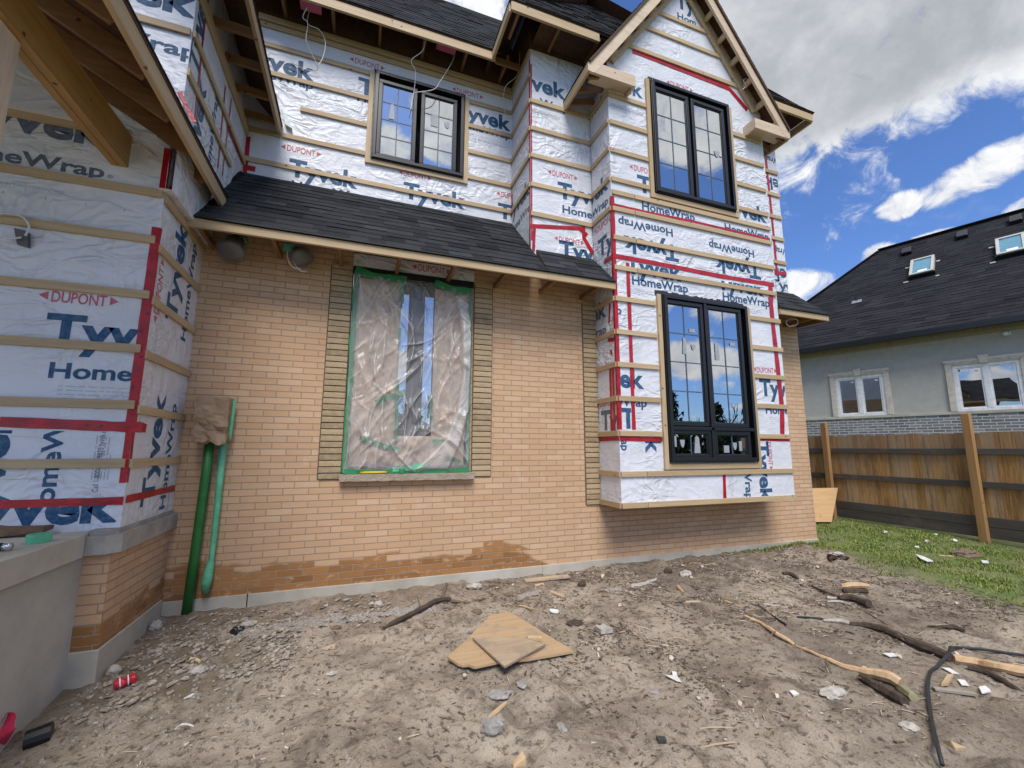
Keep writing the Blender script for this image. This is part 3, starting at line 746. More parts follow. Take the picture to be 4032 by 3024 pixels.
for z in (3.435, 2.995, 2.572, 2.142, 1.71): batten(BAY, 3.035, 3.665, z, H); batten(BAY, 5.305, 5.93, z-.008, H); batten(BAYL, .002, .484, z, H)
for z in (1.218, .848): batten(BAY, 3.035, 3.40, z, H); batten(BAY, 3.405, 5.93, z, H, out=.006); batten(BAYL, .002, .484, z, H)
for z in (6.41, 5.975, 5.55, 5.14, 4.705): batten(MID, 5.93, 6.865, z, H)
batten(MID, 6.0, 6.865, 4.13, H)
for z in (8.065, 7.712, 7.282):
    hwz = (9.0-z)/GS-.02; batten(BAY, GX-hwz, GX+hwz, z, H)
# window surrounds
for f_, (a, b, c, d), lo in ((UP, (-.012, 1.297, 5.497, 6.878), 5.43), (BAY, GW, 4.965), (BAY, BW, 1.265)):
    vboard(f_, a-.042, lo, d-.005, H, w=.062); vboard(f_, b+.042, lo, d-.005, H, w=.062)
    batten(f_, a-.009, b+.009, lo+.036, H, h=.07, th=.03, name='window_surround', out=.0045)

# --- red sheathing tape
for pts, wd in (([Z4(1075, 0), Z4(1010, 360), Z4(945, 790), Z4(880, 1110), Z4(860, 1310)], .066), ([Z4(900, 1310), Z4(870, 1659)], .045), ([Z1(1150, 980), Z1(1100, 1250)], .042)):
    P = [LF.hit(q) for q in pts]; tape(LF, [(XL-.02, p[1]) for p in P], wd, H); tape(LS, [(-.965+.014, p[1]) for p in P], .03, H)
tape(LF, [Z4(0, 1262), Z4(930, 1300)], .075, H, out=.004); tape(LS, [Z4(895, 1290), Z4(950, 1305)], .07, H)
tape(LF, [Z8(0, 252), Z8(660, 232)], .055, H); tape(LS, [Z8(670, 225), Z8(930, 165)], .055, H, out=.004)
tape(LS, [Z1(1100, 1230), Z1(1250, 1430)], .06, H, out=.005)
tape(ULS, [Z1(1335, 130), Z1(1270, 800)], .035, H)
tape(ULS, [Z1(1470, 560), Z1(1420, 1100)], .03, H, out=.004); tape(ULS, [Z1(1510, 640), Z1(1450, 1150)], .025, H); tape(ULS, [Z1(1480, 820), Z1(1580, 1060)], .05, H, out=.005)
tape(UP, [(-1.49, 5.45), (-1.49, 4.9)], .05, H); tape(UP, [(-1.5, 5.02), (-1.38, 5.02)], .07, H, out=.004)
tape(ULF, [Z1(1170, 600), Z1(1270, 800)], .035, H)
tape(MIDS, [(-.045, 7.1), (-.045, 4.15)], .04, H); tape(MID, [(2.092, 7.0), (2.092, 4.3)], .02, H)
tape(MIDS, [(-.78, 5.42), (-.78, 5.06)], .05, H, out=.004)
tape(MID, [ZD(1085, 1640), ZD(1440, 1659), Z3(650, 1465)], .06, H); tape(MID, [Z3(625, 1400), Z3(630, 1480), Z3(685, 1578)], .06, H, out=.004); tape(MID, [(2.13, 4.50), (2.115, 4.15)], .045, H, out=.004)
# bay
tape(BAYL, [(.462, 4.86), (.462, 1.76)], .036, H); tape(BAY, [(3.052, 4.86), (3.052, 1.76)], .05, H, out=.004)
tape(BAY, [(3.25, 3.95), (3.25, 1.76)], .055, H, out=.004)
tape(BAY, [ZA(250, 600), ZA(640, 690), ZA(1000, 760), ZA(1300, 830), ZA(1735, 930)], .035, H)
tape(BAY, [ZA(280, 1085), ZA(560, 1135), ZA(900, 1200), ZA(1300, 1280), ZA(1770, 1355)], .062, H, out=.005)
tape(BAYL, [ZA(190, 1140), ZA(270, 1088)], .06, H, out=.005)
tape(BAY, [ZB(1350, 40), ZB(1365, 200), ZB(1395, 470), ZB(1420, 700), ZB(1435, 850), ZB(1437, 1030)], .085, H, out=.004)
tape(BAY, [ZA(1735, 1350), ZA(1745, 1500)], .085, H, out=.0035)
for q in (.335, .40): tape(BAYL, [(q, 2.55), (q-.01, 1.74)], .05, H, out=.004)
tape(BAYL, [(.37, 3.4), (.34, 3.15)], .04, H); tape(BAYL, [(.30, 2.93), (.44, 2.90)], .05, H); tape(BAYL, [(.36, 2.78), (.38, 2.72)], .04, H)
tape(BAYL, [(0.0, 1.645), (.482, 1.65)], .055, H, out=.006); tape(BAY, [(3.034, 1.65), (3.67, 1.64)], .055, H, out=.006); tape(BAY, [(5.31, 1.655), (5.92, 1.65)], .03, H)
tape(BAY, [ZB(1015, 1325), ZB(1020, 1495)], .05, H)
tape(BAY, [ZE(640, 440), ZE(900, 540), ZE(1150, 640), ZE(1480, 770)], .085, H, out=.005); tape(BAY, [ZE(1480, 770), ZE(1640, 960)], .07, H, out=.006)
tape(MID, [ZA(1690, 140), ZA(1730, 520), ZA(1765, 870), ZA(1800, 1270)], .05, H); tape(MID, [ZA(1760, 1235), ZA(1885, 1255)], .06, H, out=.005)

# --- printed lettering
T_, Hm = 'Tyvek', 'HomeWrap'
lim = (-9, XL-.002, .93, 5.0)
dup(LF, Z4(330, 485), Z4(695, 500), lim, .088)
txt(LF, T_, (-2.185, 2.275), (-1.255, 2.275), NAVY, lim, .235, bold=.036)
txt(LF, Hm, (-2.125, 2.025), (-1.17, 2.025), NAVY, lim, .118)
fine(LF, Z4(378, 1030), Z4(870, 1055), lim, 4, .03, 1)
txt(LF, Hm, (-3.0, 3.632), (-1.985, 3.632), INK, lim, .112)
txt(LF, T_, (-2.97, 3.90), (-1.99, 3.90), INK, lim, .235, bold=.036)
txt(LF, '®', (-1.965, 3.64), (-1.93, 3.64), INK, lim, .03, bold=0)
txt(LF, 'Call 1-800-448-9835  tyvek.ca/homewrap', (-3.35, 3.452), (-2.21, 3.452), GREY, lim, .028, bold=0)
dup(LF, (-2.72, 4.24), (-2.35, 4.24), lim, .09)
for k in range(4): txt(LF, 'l', (-2.55+.24*k, 3.38), (-2.546+.24*k, 3.38), PINK, lim, .02, bold=0)
lo = (-9, XL-.002, 1.13, 1.64)
txt(LF, T_, (-2.28, .86), (-2.28, 1.83), NAVY, lo, .26, bold=.036)
txt(LF, Hm, (-1.985, .99), (-1.985, 1.97), NAVY, lo, .115)
for q in (0, 1): fine(LF, Z4(600+60*q, 1640), Z4(600+60*q, 1350), lo, 3, .02, 5+q)
txt(LF, 'Call 1-800-448-9835 tyvek.ca', (-1.745, 1.20), (-1.745, 1.66), INK, lo, .036, bold=0)
txt(LF, T_, (-2.62, .995), (-1.60, .995), NAVY, (-9, XL-.03, .93, 1.125), .26, bold=.036)
flush_print(LF, H)
lim = (-.963, -.002, .95, 4.2)
txt(LS, T_, (-.44, 2.62), (-.44, 3.56), NAVY, lim, .235, bold=.036); txt(LS, Hm, (-.18, 2.52), (-.18, 3.50), NAVY, lim, .115)
dup(LS, (-.80, 2.60), (-.80, 3.0), lim, .09)
txt(LS, T_, (-.46, 1.05), (-.46, 1.98), NAVY, lim, .235, bold=.036); txt(LS, Hm, (-.20, .98), (-.20, 1.92), NAVY, lim, .115)
for q in (0, 1): fine(LS, (lambda: Z4(1160, 1640))(), Z4(1180, 1150), lim, 3, .02, 8+q)
flush_print(LS, H)
lim = (-9, -1.52, 4.3, 7)
txt(ULF, T_, (-2.62, 5.22), (-1.50, 5.22), NAVY, lim, .26, bold=.036); txt(ULF, Hm, (-2.75, 4.82), (-1.45, 4.82), NAVY, lim, .13)
flush_print(ULF, H)
lim = (-1.02, .78, 4.2, 5.7)
txt(ULS, T_, (-.80, 4.80), (-.80, 5.72), NAVY, lim, .26, bold=.036); txt(ULS, T_, (-.60, 3.95), (-.60, 4.90), NAVY, lim, .26, bold=.036); txt(ULS, Hm, (-.28, 4.1), (-.28, 5.1), NAVY, lim, .12)
flush_print(ULS, H)
lim = (-1.5, 2.078, 4.9, 7.2)
txt(UP, T_, (-1.72, 6.485), (-.80, 6.485), NAVY, lim, .25, bold=.036); txt(UP, Hm, (-1.72, 6.345), (-.80, 6.345), NAVY, lim, .115)
dup(UP, ZC(1060, 590), ZC(1290, 650), lim, .088)
txt(UP, T_, (-.235, 6.49), (.70, 6.49), NAVY, (-1.5, -.085, 5, 7), .25, bold=.036); txt(UP, Hm, (-.235, 6.36), (.70, 6.36), NAVY, (-1.5, -.085, 5, 7), .115)
dup(UP, ZC(425, 1410), ZC(690, 1455), lim, .088)
txt(UP, T_, ZC(440, 1610), ZC(1080, 1780), NAVY, lim, .245, bold=.036)
txt(UP, Hm, (-.96, 4.86), (0.0, 4.86), NAVY, lim, .115)
dup(UP, ZD(165, 1275), ZD(330, 1310), lim, .088)
txt(UP, T_, (.448, 5.035), (1.346, 5.035), NAVY, lim, .245, bold=.036); txt(UP, Hm, (.45, 4.80), (1.35, 4.80), NAVY, lim, .115)
dup(UP, ZD(550, 675), ZD(710, 715), lim, .088)
txt(UP, T_, (1.15, 6.52), (2.06, 6.52), NAVY, (1.33, 2.078, 5, 7.2), .25, bold=.036); txt(UP, Hm, (1.15, 6.37), (2.06, 6.37), NAVY, (1.33, 2.078, 5, 7.2), .115)
fine(UP, ZD(625, 965), ZD(940, 1020), lim, 5, .03, 12); txt(UP, 'Call 1-800-448-9835  tyvek.ca/homewrap', (1.44, 6.21), (1.98, 6.21), GREY, lim, .026, bold=0)
dup(UP, ZD(870, 1425), ZD(1020, 1460), lim, .088); txt(UP, T_, (1.86, 5.01), (2.78, 5.01), NAVY, lim, .245, bold=.036)
fine(UP, ZC(330, 810), ZC(500, 850), lim, 2, .03, 14)
flush_print(UP, H)
lim = (-.798, -.022, 4.0, 7.2)
txt(MIDS, T_, (-.95, 5.02), (-.05, 5.02), INK, lim, .245, bold=.036); txt(MIDS, Hm, (-.90, 4.76), (.05, 4.76), INK, lim, .115)
flush_print(MIDS, H)
lim = (2.084, 3.033, 4.1, 7.2)
txt(MID, T_, (1.72, 6.60), (2.645, 6.60), NAVY, lim, .245, bold=.036); txt(MID, Hm, (1.75, 6.39), (2.68, 6.39), NAVY, lim, .115)
txt(MID, '9835  tyvek.ca/homewrap', (2.09, 6.27), (2.48, 6.27), GREY, lim, .026, bold=0); fine(MID, ZD(1090, 800), ZD(1300, 850), lim, 3, .022, 15)
dup(MID, ZD(1245, 1275), ZD(1395, 1308), lim, .088)
txt(MID, T_, (2.49, 5.02), (3.40, 5.02), NAVY, lim, .245, bold=.036); txt(MID, Hm, (2.56, 4.80), (3.50, 4.80), NAVY, lim, .118)
dup(MID, Z3(475, 1500), Z3(605, 1530), lim, .085); txt(MID, T_, (2.50, 4.14), (3.42, 4.14), NAVY, lim, .245, bold=.036)
limr = (5.93, 6.865, 3.7, 7.2)
txt(MID, Hm, (7.35, 6.72), (6.60, 6.72), NAVY, limr, .115); txt(MID, T_, (7.40, 6.30), (6.55, 6.30), NAVY, limr, .24)
txt(MID, Hm, (7.35, 4.98), (6.62, 4.98), NAVY, limr, .115); txt(MID, T_, (7.40, 4.60), (6.50, 4.60), NAVY, limr, .24); txt(MID, T_, (6.45, 4.20), (7.35, 4.20), NAVY, limr, .2)
flush_print(MID, H)
lim = (.002, .478, .86, 6.5)
txt(BAYL, T_, (-.43, 5.02), (.42, 5.02), NAVY, lim, .245, bold=.036); txt(BAYL, Hm, (-.46, 4.80), (.40, 4.80), NAVY, lim, .118)
dup(BAYL, (.10, 4.52), (.50, 4.52), lim, .088); txt(BAYL, T_, (.12, 4.15), (1.0, 4.15), NAVY, lim, .245, bold=.036)
txt(BAYL, T_, (-.62, 3.27), (.28, 3.27), INK, lim, .23, bold=.036); txt(BAYL, Hm, (-.68, 3.04), (.26, 3.04), INK, lim, .115)
dup(BAYL, (.06, 2.07), (.46, 2.07), lim, .088); txt(BAYL, T_, (.08, 1.77), (.96, 1.77), INK, lim, .25, bold=.036)
txt(BAYL, T_, (.04, 6.52), (.92, 6.52), INK, lim, .245, bold=.036); txt(BAYL, Hm, (.05, 6.36), (.9, 6.36), INK, lim, .115)
flush_print(BAYL, H)
lim = (3.04, 5.92, .86, 8.9)
txt(BAY, T_, (4.33, 8.33), (5.2, 8.33), NAVY, (4.0, 4.62, 7, 8.62), .245, bold=.036); txt(BAY, Hm, (4.34, 8.115), (5.24, 8.115), NAVY, (4.0, 4.70, 7, 8.9), .12)
dup(BAY, ZE(975, 755), ZE(1135, 795), lim, .088)
dup(BAY, ZE(655, 1490), ZA(660, 330), (3.04, 3.65, 4, 8), .088); txt(BAY, T_, (3.46, 5.03), (4.4, 5.03), NAVY, (3.04, 3.655, 4, 8), .25, bold=.036)
txt(BAY, T_, (2.78, 6.50), (3.62, 6.50), NAVY, (3.04, 3.63, 4, 8), .245); fine(BAY, ZE(425, 890), ZE(740, 960), (3.04, 3.65, 4, 8), 4, .025, 21); txt(BAY, '1-800-448-9835  tyvek.ca/homewrap', (3.06, 6.22), (3.60, 6.22), GREY, lim, .026, bold=0)
txt(BAY, Hm, (3.52, 4.765), (4.43, 4.765), NAVY, lim, .13); txt(BAY, Hm, (4.985, 4.72), (5.87, 4.72), NAVY, lim, .13)
txt(BAY, T_, (4.97, 5.02), (5.86, 5.02), NAVY, (5.25, 5.92, 4, 8), .245, bold=.036)
txt(BAY, Hm, (4.02, 4.565), (3.13, 4.565), NAVY, lim, .12); txt(BAY, Hm, (5.53, 4.50), (4.66, 4.50), NAVY, lim, .12)
txt(BAY, T_, (4.10, 4.32), (3.20, 4.32), NAVY, (3.04, 5.92, 4.0, 8), .235, bold=.036); txt(BAY, T_, (5.63, 4.285), (4.74, 4.285), NAVY, (3.04, 5.92, 3.93, 8), .24, bold=.036)
txt(BAY, T_, (3.22, 3.82), (4.13, 3.82), NAVY, (3.04, 5.92, .9, 3.97), .245, bold=.036); txt(BAY, T_, (4.76, 3.80), (5.66, 3.80), NAVY, (3.04, 5.92, .9, 3.93), .245, bold=.036)
txt(BAY, Hm, (3.31, 3.665), (4.23, 3.665), NAVY, lim, .125); txt(BAY, Hm, (4.85, 3.64), (5.76, 3.64), NAVY, lim, .125)
fine(BAY, ZA(440, 1400), ZA(640, 1440), lim, 3, .025, 23); fine(BAY, ZA(1510, 1580), ZA(1650, 1600), lim, 3, .025, 24)
lm = (3.04, 3.66, .9, 3.42)
txt(BAY, Hm, (2.22, 3.23), (3.13, 3.23), NAVY, lm, .12); txt(BAY, T_, (2.55, 2.29), (3.43, 2.29), NAVY, lm, .235, bold=.036); txt(BAY, Hm, (2.55, 2.05), (3.46, 2.05), NAVY, lm, .12)
fine(BAY, ZB(350, 880), ZB(420, 888), lm, 3, .03, 25); txt(BAY, T_, (3.06, 1.78), (3.95, 1.78), NAVY, (3.04, 3.22, .9, 3.4), .25, bold=.036)
txt(BAY, T_, (3.42, 2.25), (3.42, 1.47), NAVY, (3.04, 3.66, 1.2, 1.63), .235, bold=.036); txt(BAY, Hm, (3.06, 2.2), (3.06, 1.50), NAVY, (3.04, 3.66, 1.2, 1.63), .115)
lm = (5.30, 5.92, .9, 3.42)
dup(BAY, ZB(1255, 585), ZB(1375, 590), lm, .085); txt(BAY, T_, (5.42, 2.29), (6.30, 2.29), NAVY, lm, .245, bold=.036); txt(BAY, Hm, (5.50, 2.03), (6.40, 2.03), NAVY, lm, .125); fine(BAY, ZB(1345, 910), ZB(1410, 910), lm, 4, .03, 26)
lm = (4.6, 5.92, .885, 1.63)
txt(BAY, T_, (5.28, 1.64), (5.28, .80), NAVY, lm, .22, bold=.036); txt(BAY, Hm, (5.01, 1.75), (5.01, .84), NAVY, (4.6, 5.2, .885, 1.19), .125); dup(BAY, (5.47, 1.62), (5.47, 1.30), lm, .085)
for q in (0, 1): fine(BAY, ZB(925+150*q, 1330), ZB(930+150*q, 1480), lm, 4, .022, 27+q)
flush_print(BAY, H)

# --- roofs
def eave(mb_, a, b, h=.14, th=.035): mb_.bar(a, b, th, h)
# pent roof over the ground floor, left of the bay
def pent(x0, x1, ytop, seed, rake_r=False):
    z0, y0 = 3.655, -.515
    P0, P1, T0, T1 = (x0, y0, z0), (x1, y0, z0), (x0+.08 if not rake_r else x0, ytop, z0+(ytop-y0)*.985), (x1, ytop, z0+(ytop-y0)*.985)
    db = MB(); deck(db, P0, P1, T0, T1, .03); ro = db.build('pent_roof', SHADE_OSB, H)
    sb = MB(); shingle_field(sb, P0, P1, T0, T1, .142, seed=seed); sb.build('shingles', SHING, ro)
    fb = MB(); fb.bar((x0, y0+.012, 3.585), (x1, y0+.012, 3.585), .036, .085); fb.build('fascia', PINE['x'], ro, bevel=.002)
    dr = MB(); dr.box(x0-.005, x1+.005, y0-.030, y0+.01, 3.634, 3.648); dr.build('drip_edge', DRIP, ro)
    x = x0+.12; 
    while x < x1-.1:
        rb = MB(); rb.bar((x, y0+.03, 3.60), (x, .78 if ytop > .5 else .0, 3.60+(.78+.515 if ytop > .5 else .5)*.985-.02), .038, .09); rb.bar((x, y0+.03, 3.575), (x, -.002, 3.575), .038, .06)
        rb.build('rafter', SHADE_LUMBER['y'], ro); x += .61
    return ro
r1 = pent(-1.60, 2.075, .795, 21)
r2_ = pent(2.076, 3.03, .015, 22)
r3 = pent(5.93, 6.98, .015, 23, True)
mb = MB(); mb.prism([(6.955, -.49, 3.64), (6.955, -.49, 3.545), (6.955, .0, 3.56), (6.955, .0, 4.12)], (.02, 0, 0)); mb.build('rake_board', SHADE_LUMBER['y'], r3)
mb = MB(); mb.tube([(-1.50, .70, 4.86), (-1.54, .45, 4.62), (-1.60, .1, 4.27), (-1.62, -.3, 3.87), (-1.62, -.54, 3.63)], .035, 8); mb.build('rolled_edge', SHING, r1)
# main upper roof, eave y .33
S_ = 1.5
def roofpart(name, quads, fasc, seed, smat=SHING, soff=None, expo=.145):
    db = MB()
    for q in quads: deck(db, *q, .03)
    ro = db.build(name, SHADE_OSB, H)
    sb = MB()
    for k, q in enumerate(quads): shingle_field(sb, *q, expo=expo, seed=seed+k)
    sb.build('shingles', smat, ro)
    for a, b in fasc:
        fb = MB(); fb.bar(a, b, .036, .13); ax = 'x' if abs(a[0]-b[0]) > abs(a[1]-b[1]) else 'y'; fb.build('fascia', PINE[ax], ro, bevel=.002)
    return ro
ZE_ = 7.375
rm = roofpart('main_roof', [((-3.2, .325, ZE_), (1.72, .325, ZE_), (-3.2, 2.14, ZE_+1.815*S_), (3.0, 2.14, ZE_+1.815*S_)),
                            ((-3.2, 3.955, ZE_), (3.0, 3.955, ZE_), (-3.2, 2.15, ZE_+1.80*S_), (3.0, 2.15, ZE_+1.80*S_))],
              [((-1.30, .36, 7.29), (1.66, .36, 7.29))], 41)
mb = MB(); mb.bar((1.66, .365, 7.25), (2.06, .365, 7.25), .03, .10); mb.build('fascia', SHADE_LUMBER['x'], rm)
for k in range(6):
    mb = MB(); x = -1.2+k*.61; mb.bar((x, .345, 7.33), (x, .81, 7.36), .038, .10); mb.build('rafter', SHADE_LUMBER['y'], rm)
# mid hip roof
A0, A1 = (1.60, -.46, ZE_), (7.28, -.46, ZE_)
hp = 2.84; ap = (1.60+hp, -.46+hp, ZE_+hp*S_)
rmid = roofpart('hip_roof', [(A0, A1, ap, ap), ((1.60, 4.9, ZE_), A0, (ap[0], 4.9-hp, ap[2]), ap), (A1, (7.28, 4.9, ZE_), ap, (ap[0], 4.9-hp, ap[2]))],
                [((1.62, -.43, 7.29), (2.95, -.43, 7.29)), ((1.62, -.412, 7.29), (1.62, .345, 7.29)), ((5.9, -.43, 7.275), (7.25, -.43, 7.275)), ((7.26, -.41, 7.275), (7.26, 4, 7.275))], 51)
mb = MB(); mb.box(2.1, 6.85, -.41, .01, 7.335, 7.345); mb.build('soffit', SHADE_OSB, rmid)
for k in range(9):
    mb = MB(); x = 1.75+k*.61; mb.bar((x, -.41, 7.305), (x, .01, 7.305), .038, .05); mb.build('rafter', SHADE_LUMBER['y'], rmid)
# gable over the bay
gx0, gx1, gy = 2.60, 6.245, -.70
gz0 = 6.555; gap = (gz0+(GX-gx0)*GS)
gx1 = 2*GX-gx0
quL = ((gx0, 2.6, gz0), (gx0, gy-.02, gz0), (GX, 2.6, gap), (GX, gy-.02, gap)); quL = ((gx0, .05, gz0), (gx0, gy-.02, gz0), (GX, .05, gap), (GX, gy-.02, gap))
back = 1.6
rgab = roofpart('gable_roof', [((gx0, .10, gz0), (gx0, gy-.025, gz0), (GX, back, gap), (GX, gy-.025, gap)), ((gx1, gy-.025, gz0), (gx1, .10, gz0), (GX, gy-.025, gap), (GX, back, gap))], [], 61)
for sg in (-1, 1):
    x0 = GX+sg*(GX-gx0)
    L = Vector((GX-x0, 0, gap-gz0)); n_ = Vector((-L.z, 0, L.x)).normalized()*(-1 if sg < 0 else 1)
    dn = Vector((0, 0, -1))
    # barge board: plumb cut, 0.165 deep
    v = .275
    bm_ = MB(); e0 = Vector((x0, gy, gz0-.012)); e1 = Vector((GX, gy, gap-.012)); cut = Vector((x0-sg*.075, gy, gz0-.012-.115))
    pts = [e0, e1, e1+dn*v, Vector((x0-sg*.115, gy, gz0-.012-v+.115*GS)), Vector((x0-sg*.07, gy, gz0-.15)), Vector((x0-sg*.0, gy, gz0-.135))]
    bm_.prism(pts if sg < 0 else pts[::-1], (0, .036, 0)); bm_.build('barge_board', PALE['x'], rgab, bevel=.002)
    # eave fascia and soffit of the cheek
    fb = MB(); fb.bar((x0-sg*.018, gy+.037, gz0-.085), (x0-sg*.018, .02 if sg < 0 else .02, gz0-.085), .035, .135); fb.build('fascia', PINE['y'], rgab, bevel=.002)
    sf = MB(); xa = x0-sg*.04; xb = 3.03 if sg < 0 else 5.93
    sf.box(min(xa, xb), max(xa, xb), gy+.04, -.02 if sg > 0 else .018, gz0-.145, gz0-.125) if False else None
    for k in range(3):
        sf.bar((xa, gy+.10+k*.24, gz0-.12), (xb, gy+.10+k*.24, gz0+.02), .038, .09)
    sf.build('lookout', SHADE_LUMBER['x'], rgab)
    # return box
    rb = MB(); a = x0-sg*.075; b = x0-sg*.74
    rb.box(min(a, b), max(a, b), gy+.002, gy+.038, gz0-.145, gz0+.02); rb.box(min(b, b+sg*.038), max(b, b+sg*.038), gy+.0385, -.485, gz0-.145, gz0+.02)
    rb.box(min(a, b)+.04, max(a, b)-.0, gy+.04, -.485, gz0-.10, gz0-.085)
    rb.build('cornice_return', PALE['x'], rgab, bevel=.002)
    # rake trim on the wall and ladder lookouts
    tr_ = MB(); w0 = Vector((GX+sg*1.33, -.485, 6.90)); w1 = Vector((GX, -.485, 6.90+1.33*GS*.99))
    un = Vector((0, -1, 0)); d_ = (w1-w0).normalized(); up_ = un.cross(d_)
    tr_.bar(w0+Vector((0, -.02, 0)), w1+Vector((0, -.02, 0)), .036, .075, up=up_); tr_.build('rake_trim', PINE['x'], rgab, bevel=.002)
    t2 = MB(); o_ = Vector((sg*.11, 0, .075)); t2.bar(w0+o_+Vector((0, -.012, 0)), w1+Vector((0, -.012, .15)), .02, .09, up=up_); t2.build('rake_trim', PALE['x'], rgab, bevel=.002)
    for k in range(7):
        f_ = .08+k*.135; q = Vector((x0-sg*.10, 0, gz0-.04)).lerp(Vector((GX-sg*.0, 0, gap-.20)), f_)
        lb = MB(); lb.bar((q.x, gy+.04, q.z-.07), (q.x, -.49, q.z-.07), .038, .085); lb.build('lookout', PINE['y'], rgab)
# upper left wing: eave runs front to back
ex, ez = -1.118, 5.685
rw = roofpart('wing_roof', [((ex, .79, ez), (ex, -2.2, ez), (-3.6, .79, ez+2.48*1.1), (-3.6, -2.2, ez+2.48*1.1)), ((-6.1, -2.2, ez), (-6.1, .79, ez), (-3.61, -2.2, ez+2.47*1.1), (-3.61, .79, ez+2.47*1.1))], [((ex-.03, .78, 5.625), (ex-.03, -2.2, 5.625))], 71)
for k in range(6):
    mb = MB(); y = .6-k*.41; mb.bar((ex-.05, y, 5.60), (-1.52, y, 5.62), .038, .09); mb.build('rafter', SHADE_LUMBER['x'], rw)
mb = MB(); mb.hexa([(-1.085, .74, 5.70), (-1.0, .74, 5.66), (-1.0, .79, 5.66), (-1.085, .79, 5.70), (-1.12, .74, 5.86), (-1.08, .74, 5.86), (-1.08, .79, 5.86), (-1.12, .79, 5.86)]); mb.build('step_flashing', m_plain('pale_metal', (.62, .70, .68), .4), rw)
# porch roof: eave runs front to back along the left block
px_, pz = -1.375, 4.075
rp = roofpart('porch_roof', [((px_, -.13, pz), (px_, -4.6, pz), (-3.6, -.13, pz+1.29), (-3.6, -4.6, pz+1.29)), ((-5.83, -4.6, pz), (-5.83, -1.0, pz), (-3.61, -4.6, pz+1.285), (-3.61, -1.0, pz+1.285))], [((px_-.03, -.14, 3.995), (px_-.03, -4.6, 3.995))], 81)
for k in range(11):
    y = -.62-k*.40; mb = MB(); mb.bar((px_-.05, y, 3.985), (-3.5, y, 3.985+1.20), .038, .13); mb.build('rafter', SHADE_LUMBER['x'], rp)
mb = MB(); mb.box(-1.956, -1.905, -3.4, -.95, 3.757, 4.03); mb.box(-1.900, -1.845, -3.4, -.95, 3.757, 4.03); mb.build('porch_beam', m_wood('beam_lumber', 'y', (.46, .27, .085), (.30, .165, .045)), rp, bevel=.003)
mb = MB(); mb.box(-2.05, -1.875, -2.27, -2.10, .935, 3.755); mb.build('porch_post', PALE['z'], rp, bevel=.004)
for z in (4.12, 4.30, 4.6):
    mb = MB(); mb.box(-3.6, -2.14+.0, -1.0, -.969, z, z+.075); mb.build('wall_plate', SHADE_LUMBER['x'], rp)
# porch slab and wall
mb = MB(); mb.box(-4.2, -1.715, -3.4, -1.102, .775, .932); mb.box(-4.2, -1.725, -1.1015, -.97, .775, .931); ps = mb.build('porch_slab', CONC, H, bevel=.006)
mb = MB(); N = 24
for k in range(N):
    for j in range(10):
        y0, y1 = -3.4+(2.35)*k/N, -3.4+2.35*(k+1)/N; z0, z1 = -.6+1.374*j/10, -.6+1.374*(j+1)/10
        q = lambda y, z: (-1.738+noise.noise(Vector((y*2.2, z*2.2, 4)))*.012, y, z)
        mb.quad(q(y0, z0), q(y1, z0), q(y1, z1), q(y0, z1))
mb.build('porch_wall', PLASTER, H, smooth=True)

# ------------------------------------------------------------------ things on the house
# paper-wrapped meter box and its two pipes
def crumple(mb, x0, x1, y0, y1, z0, z1, amp, seed, n=16):
    # a paper bag pulled over a box
    cx, cy, cz = (x0+x1)/2, (y0+y1)/2, (z0+z1)/2; i0 = len(mb.v)
    bm = bmesh.new(); bmesh.ops.create_cube(bm, size=2); bmesh.ops.subdivide_edges(bm, edges=bm.edges[:], cuts=n, use_grid_fill=True)
    for v in bm.verts:
        q = v.co.copy(); k = 1-.05*(abs(q.z)**6)-(.16*max(0, -q.z-.25))
        p = Vector((cx+q.x*(x1-x0)/2*k, cy+q.y*(y1-y0)/2, cz+q.z*(z1-z0)/2))
        d = q.normalized(); r_ = abs(noise.noise(p*7+Vector((seed, 0, 0))))*1.6+abs(noise.noise(p*16+Vector((0, seed, 0))))*.9
        lo = max(0, .1-q.z)
        p += d*amp*(r_-.6)*(.7+lo*1.3)
        mb.v.append(tuple(p))
    for f in bm.faces: mb.f.append([i0+v.index for v in f.verts])
    bm.free()
M = empty('meter_box', (-1.27, -.08, 1.55), 'utility box wrapped in brown paper on the brick wall with green pipes below', 'utility box')
mb = MB(); crumple(mb, -1.43, -1.16, -.21, -.004, 1.575, 2.0, .024, 3); mb.build('paper_wrap', BAGP, M, smooth=False)
mb = MB(); mb.box(-1.385, -1.20, -.10, -.002, 1.66, 1.94); mb.build('box_body', STEEL, M)
mb = MB(); mb.tube([(-1.325, -.07, 1.60), (-1.33, -.072, 1.2), (-1.345, -.076, .6), (-1.362, -.08, .03)], .041, 16); mb.build('conduit', m_noise('green_wrapped_pipe', (.028, .17, .035), (.016, .12, .022), 9, .45, .4, .01), M, smooth=True)
mb = MB(); mb.tube([(-1.362, -.08, .035), (-1.368, -.082, -.10)], .036, 14); mb.build('conduit_foot', m_plain('red_pipe', (.45, .10, .09), .6), M, smooth=True)
mb = MB(); mb.tube([(-1.215, -.055, 1.6), (-1.214, -.055, 1.1), (-1.213, -.057, .65), (-1.217, -.058, .48), (-1.225, -.06, .40), (-1.235, -.062, .30), (-1.24, -.062, .19)], [.032, .030, .026, .024, .038, .044, .030], 12); mb.build('conduit', m_noise('pale_green_tape_wrap', (.16, .53, .30), (.10, .40, .21), 12, .5, .6, .012), M, smooth=True)
mb = MB(); mb.bar((-1.150, -.09, 1.99), (-1.158, -.10, 1.60), .012, .03, up=(1, 0, 0)); mb.build('tape_strip', LGTAPE, M)
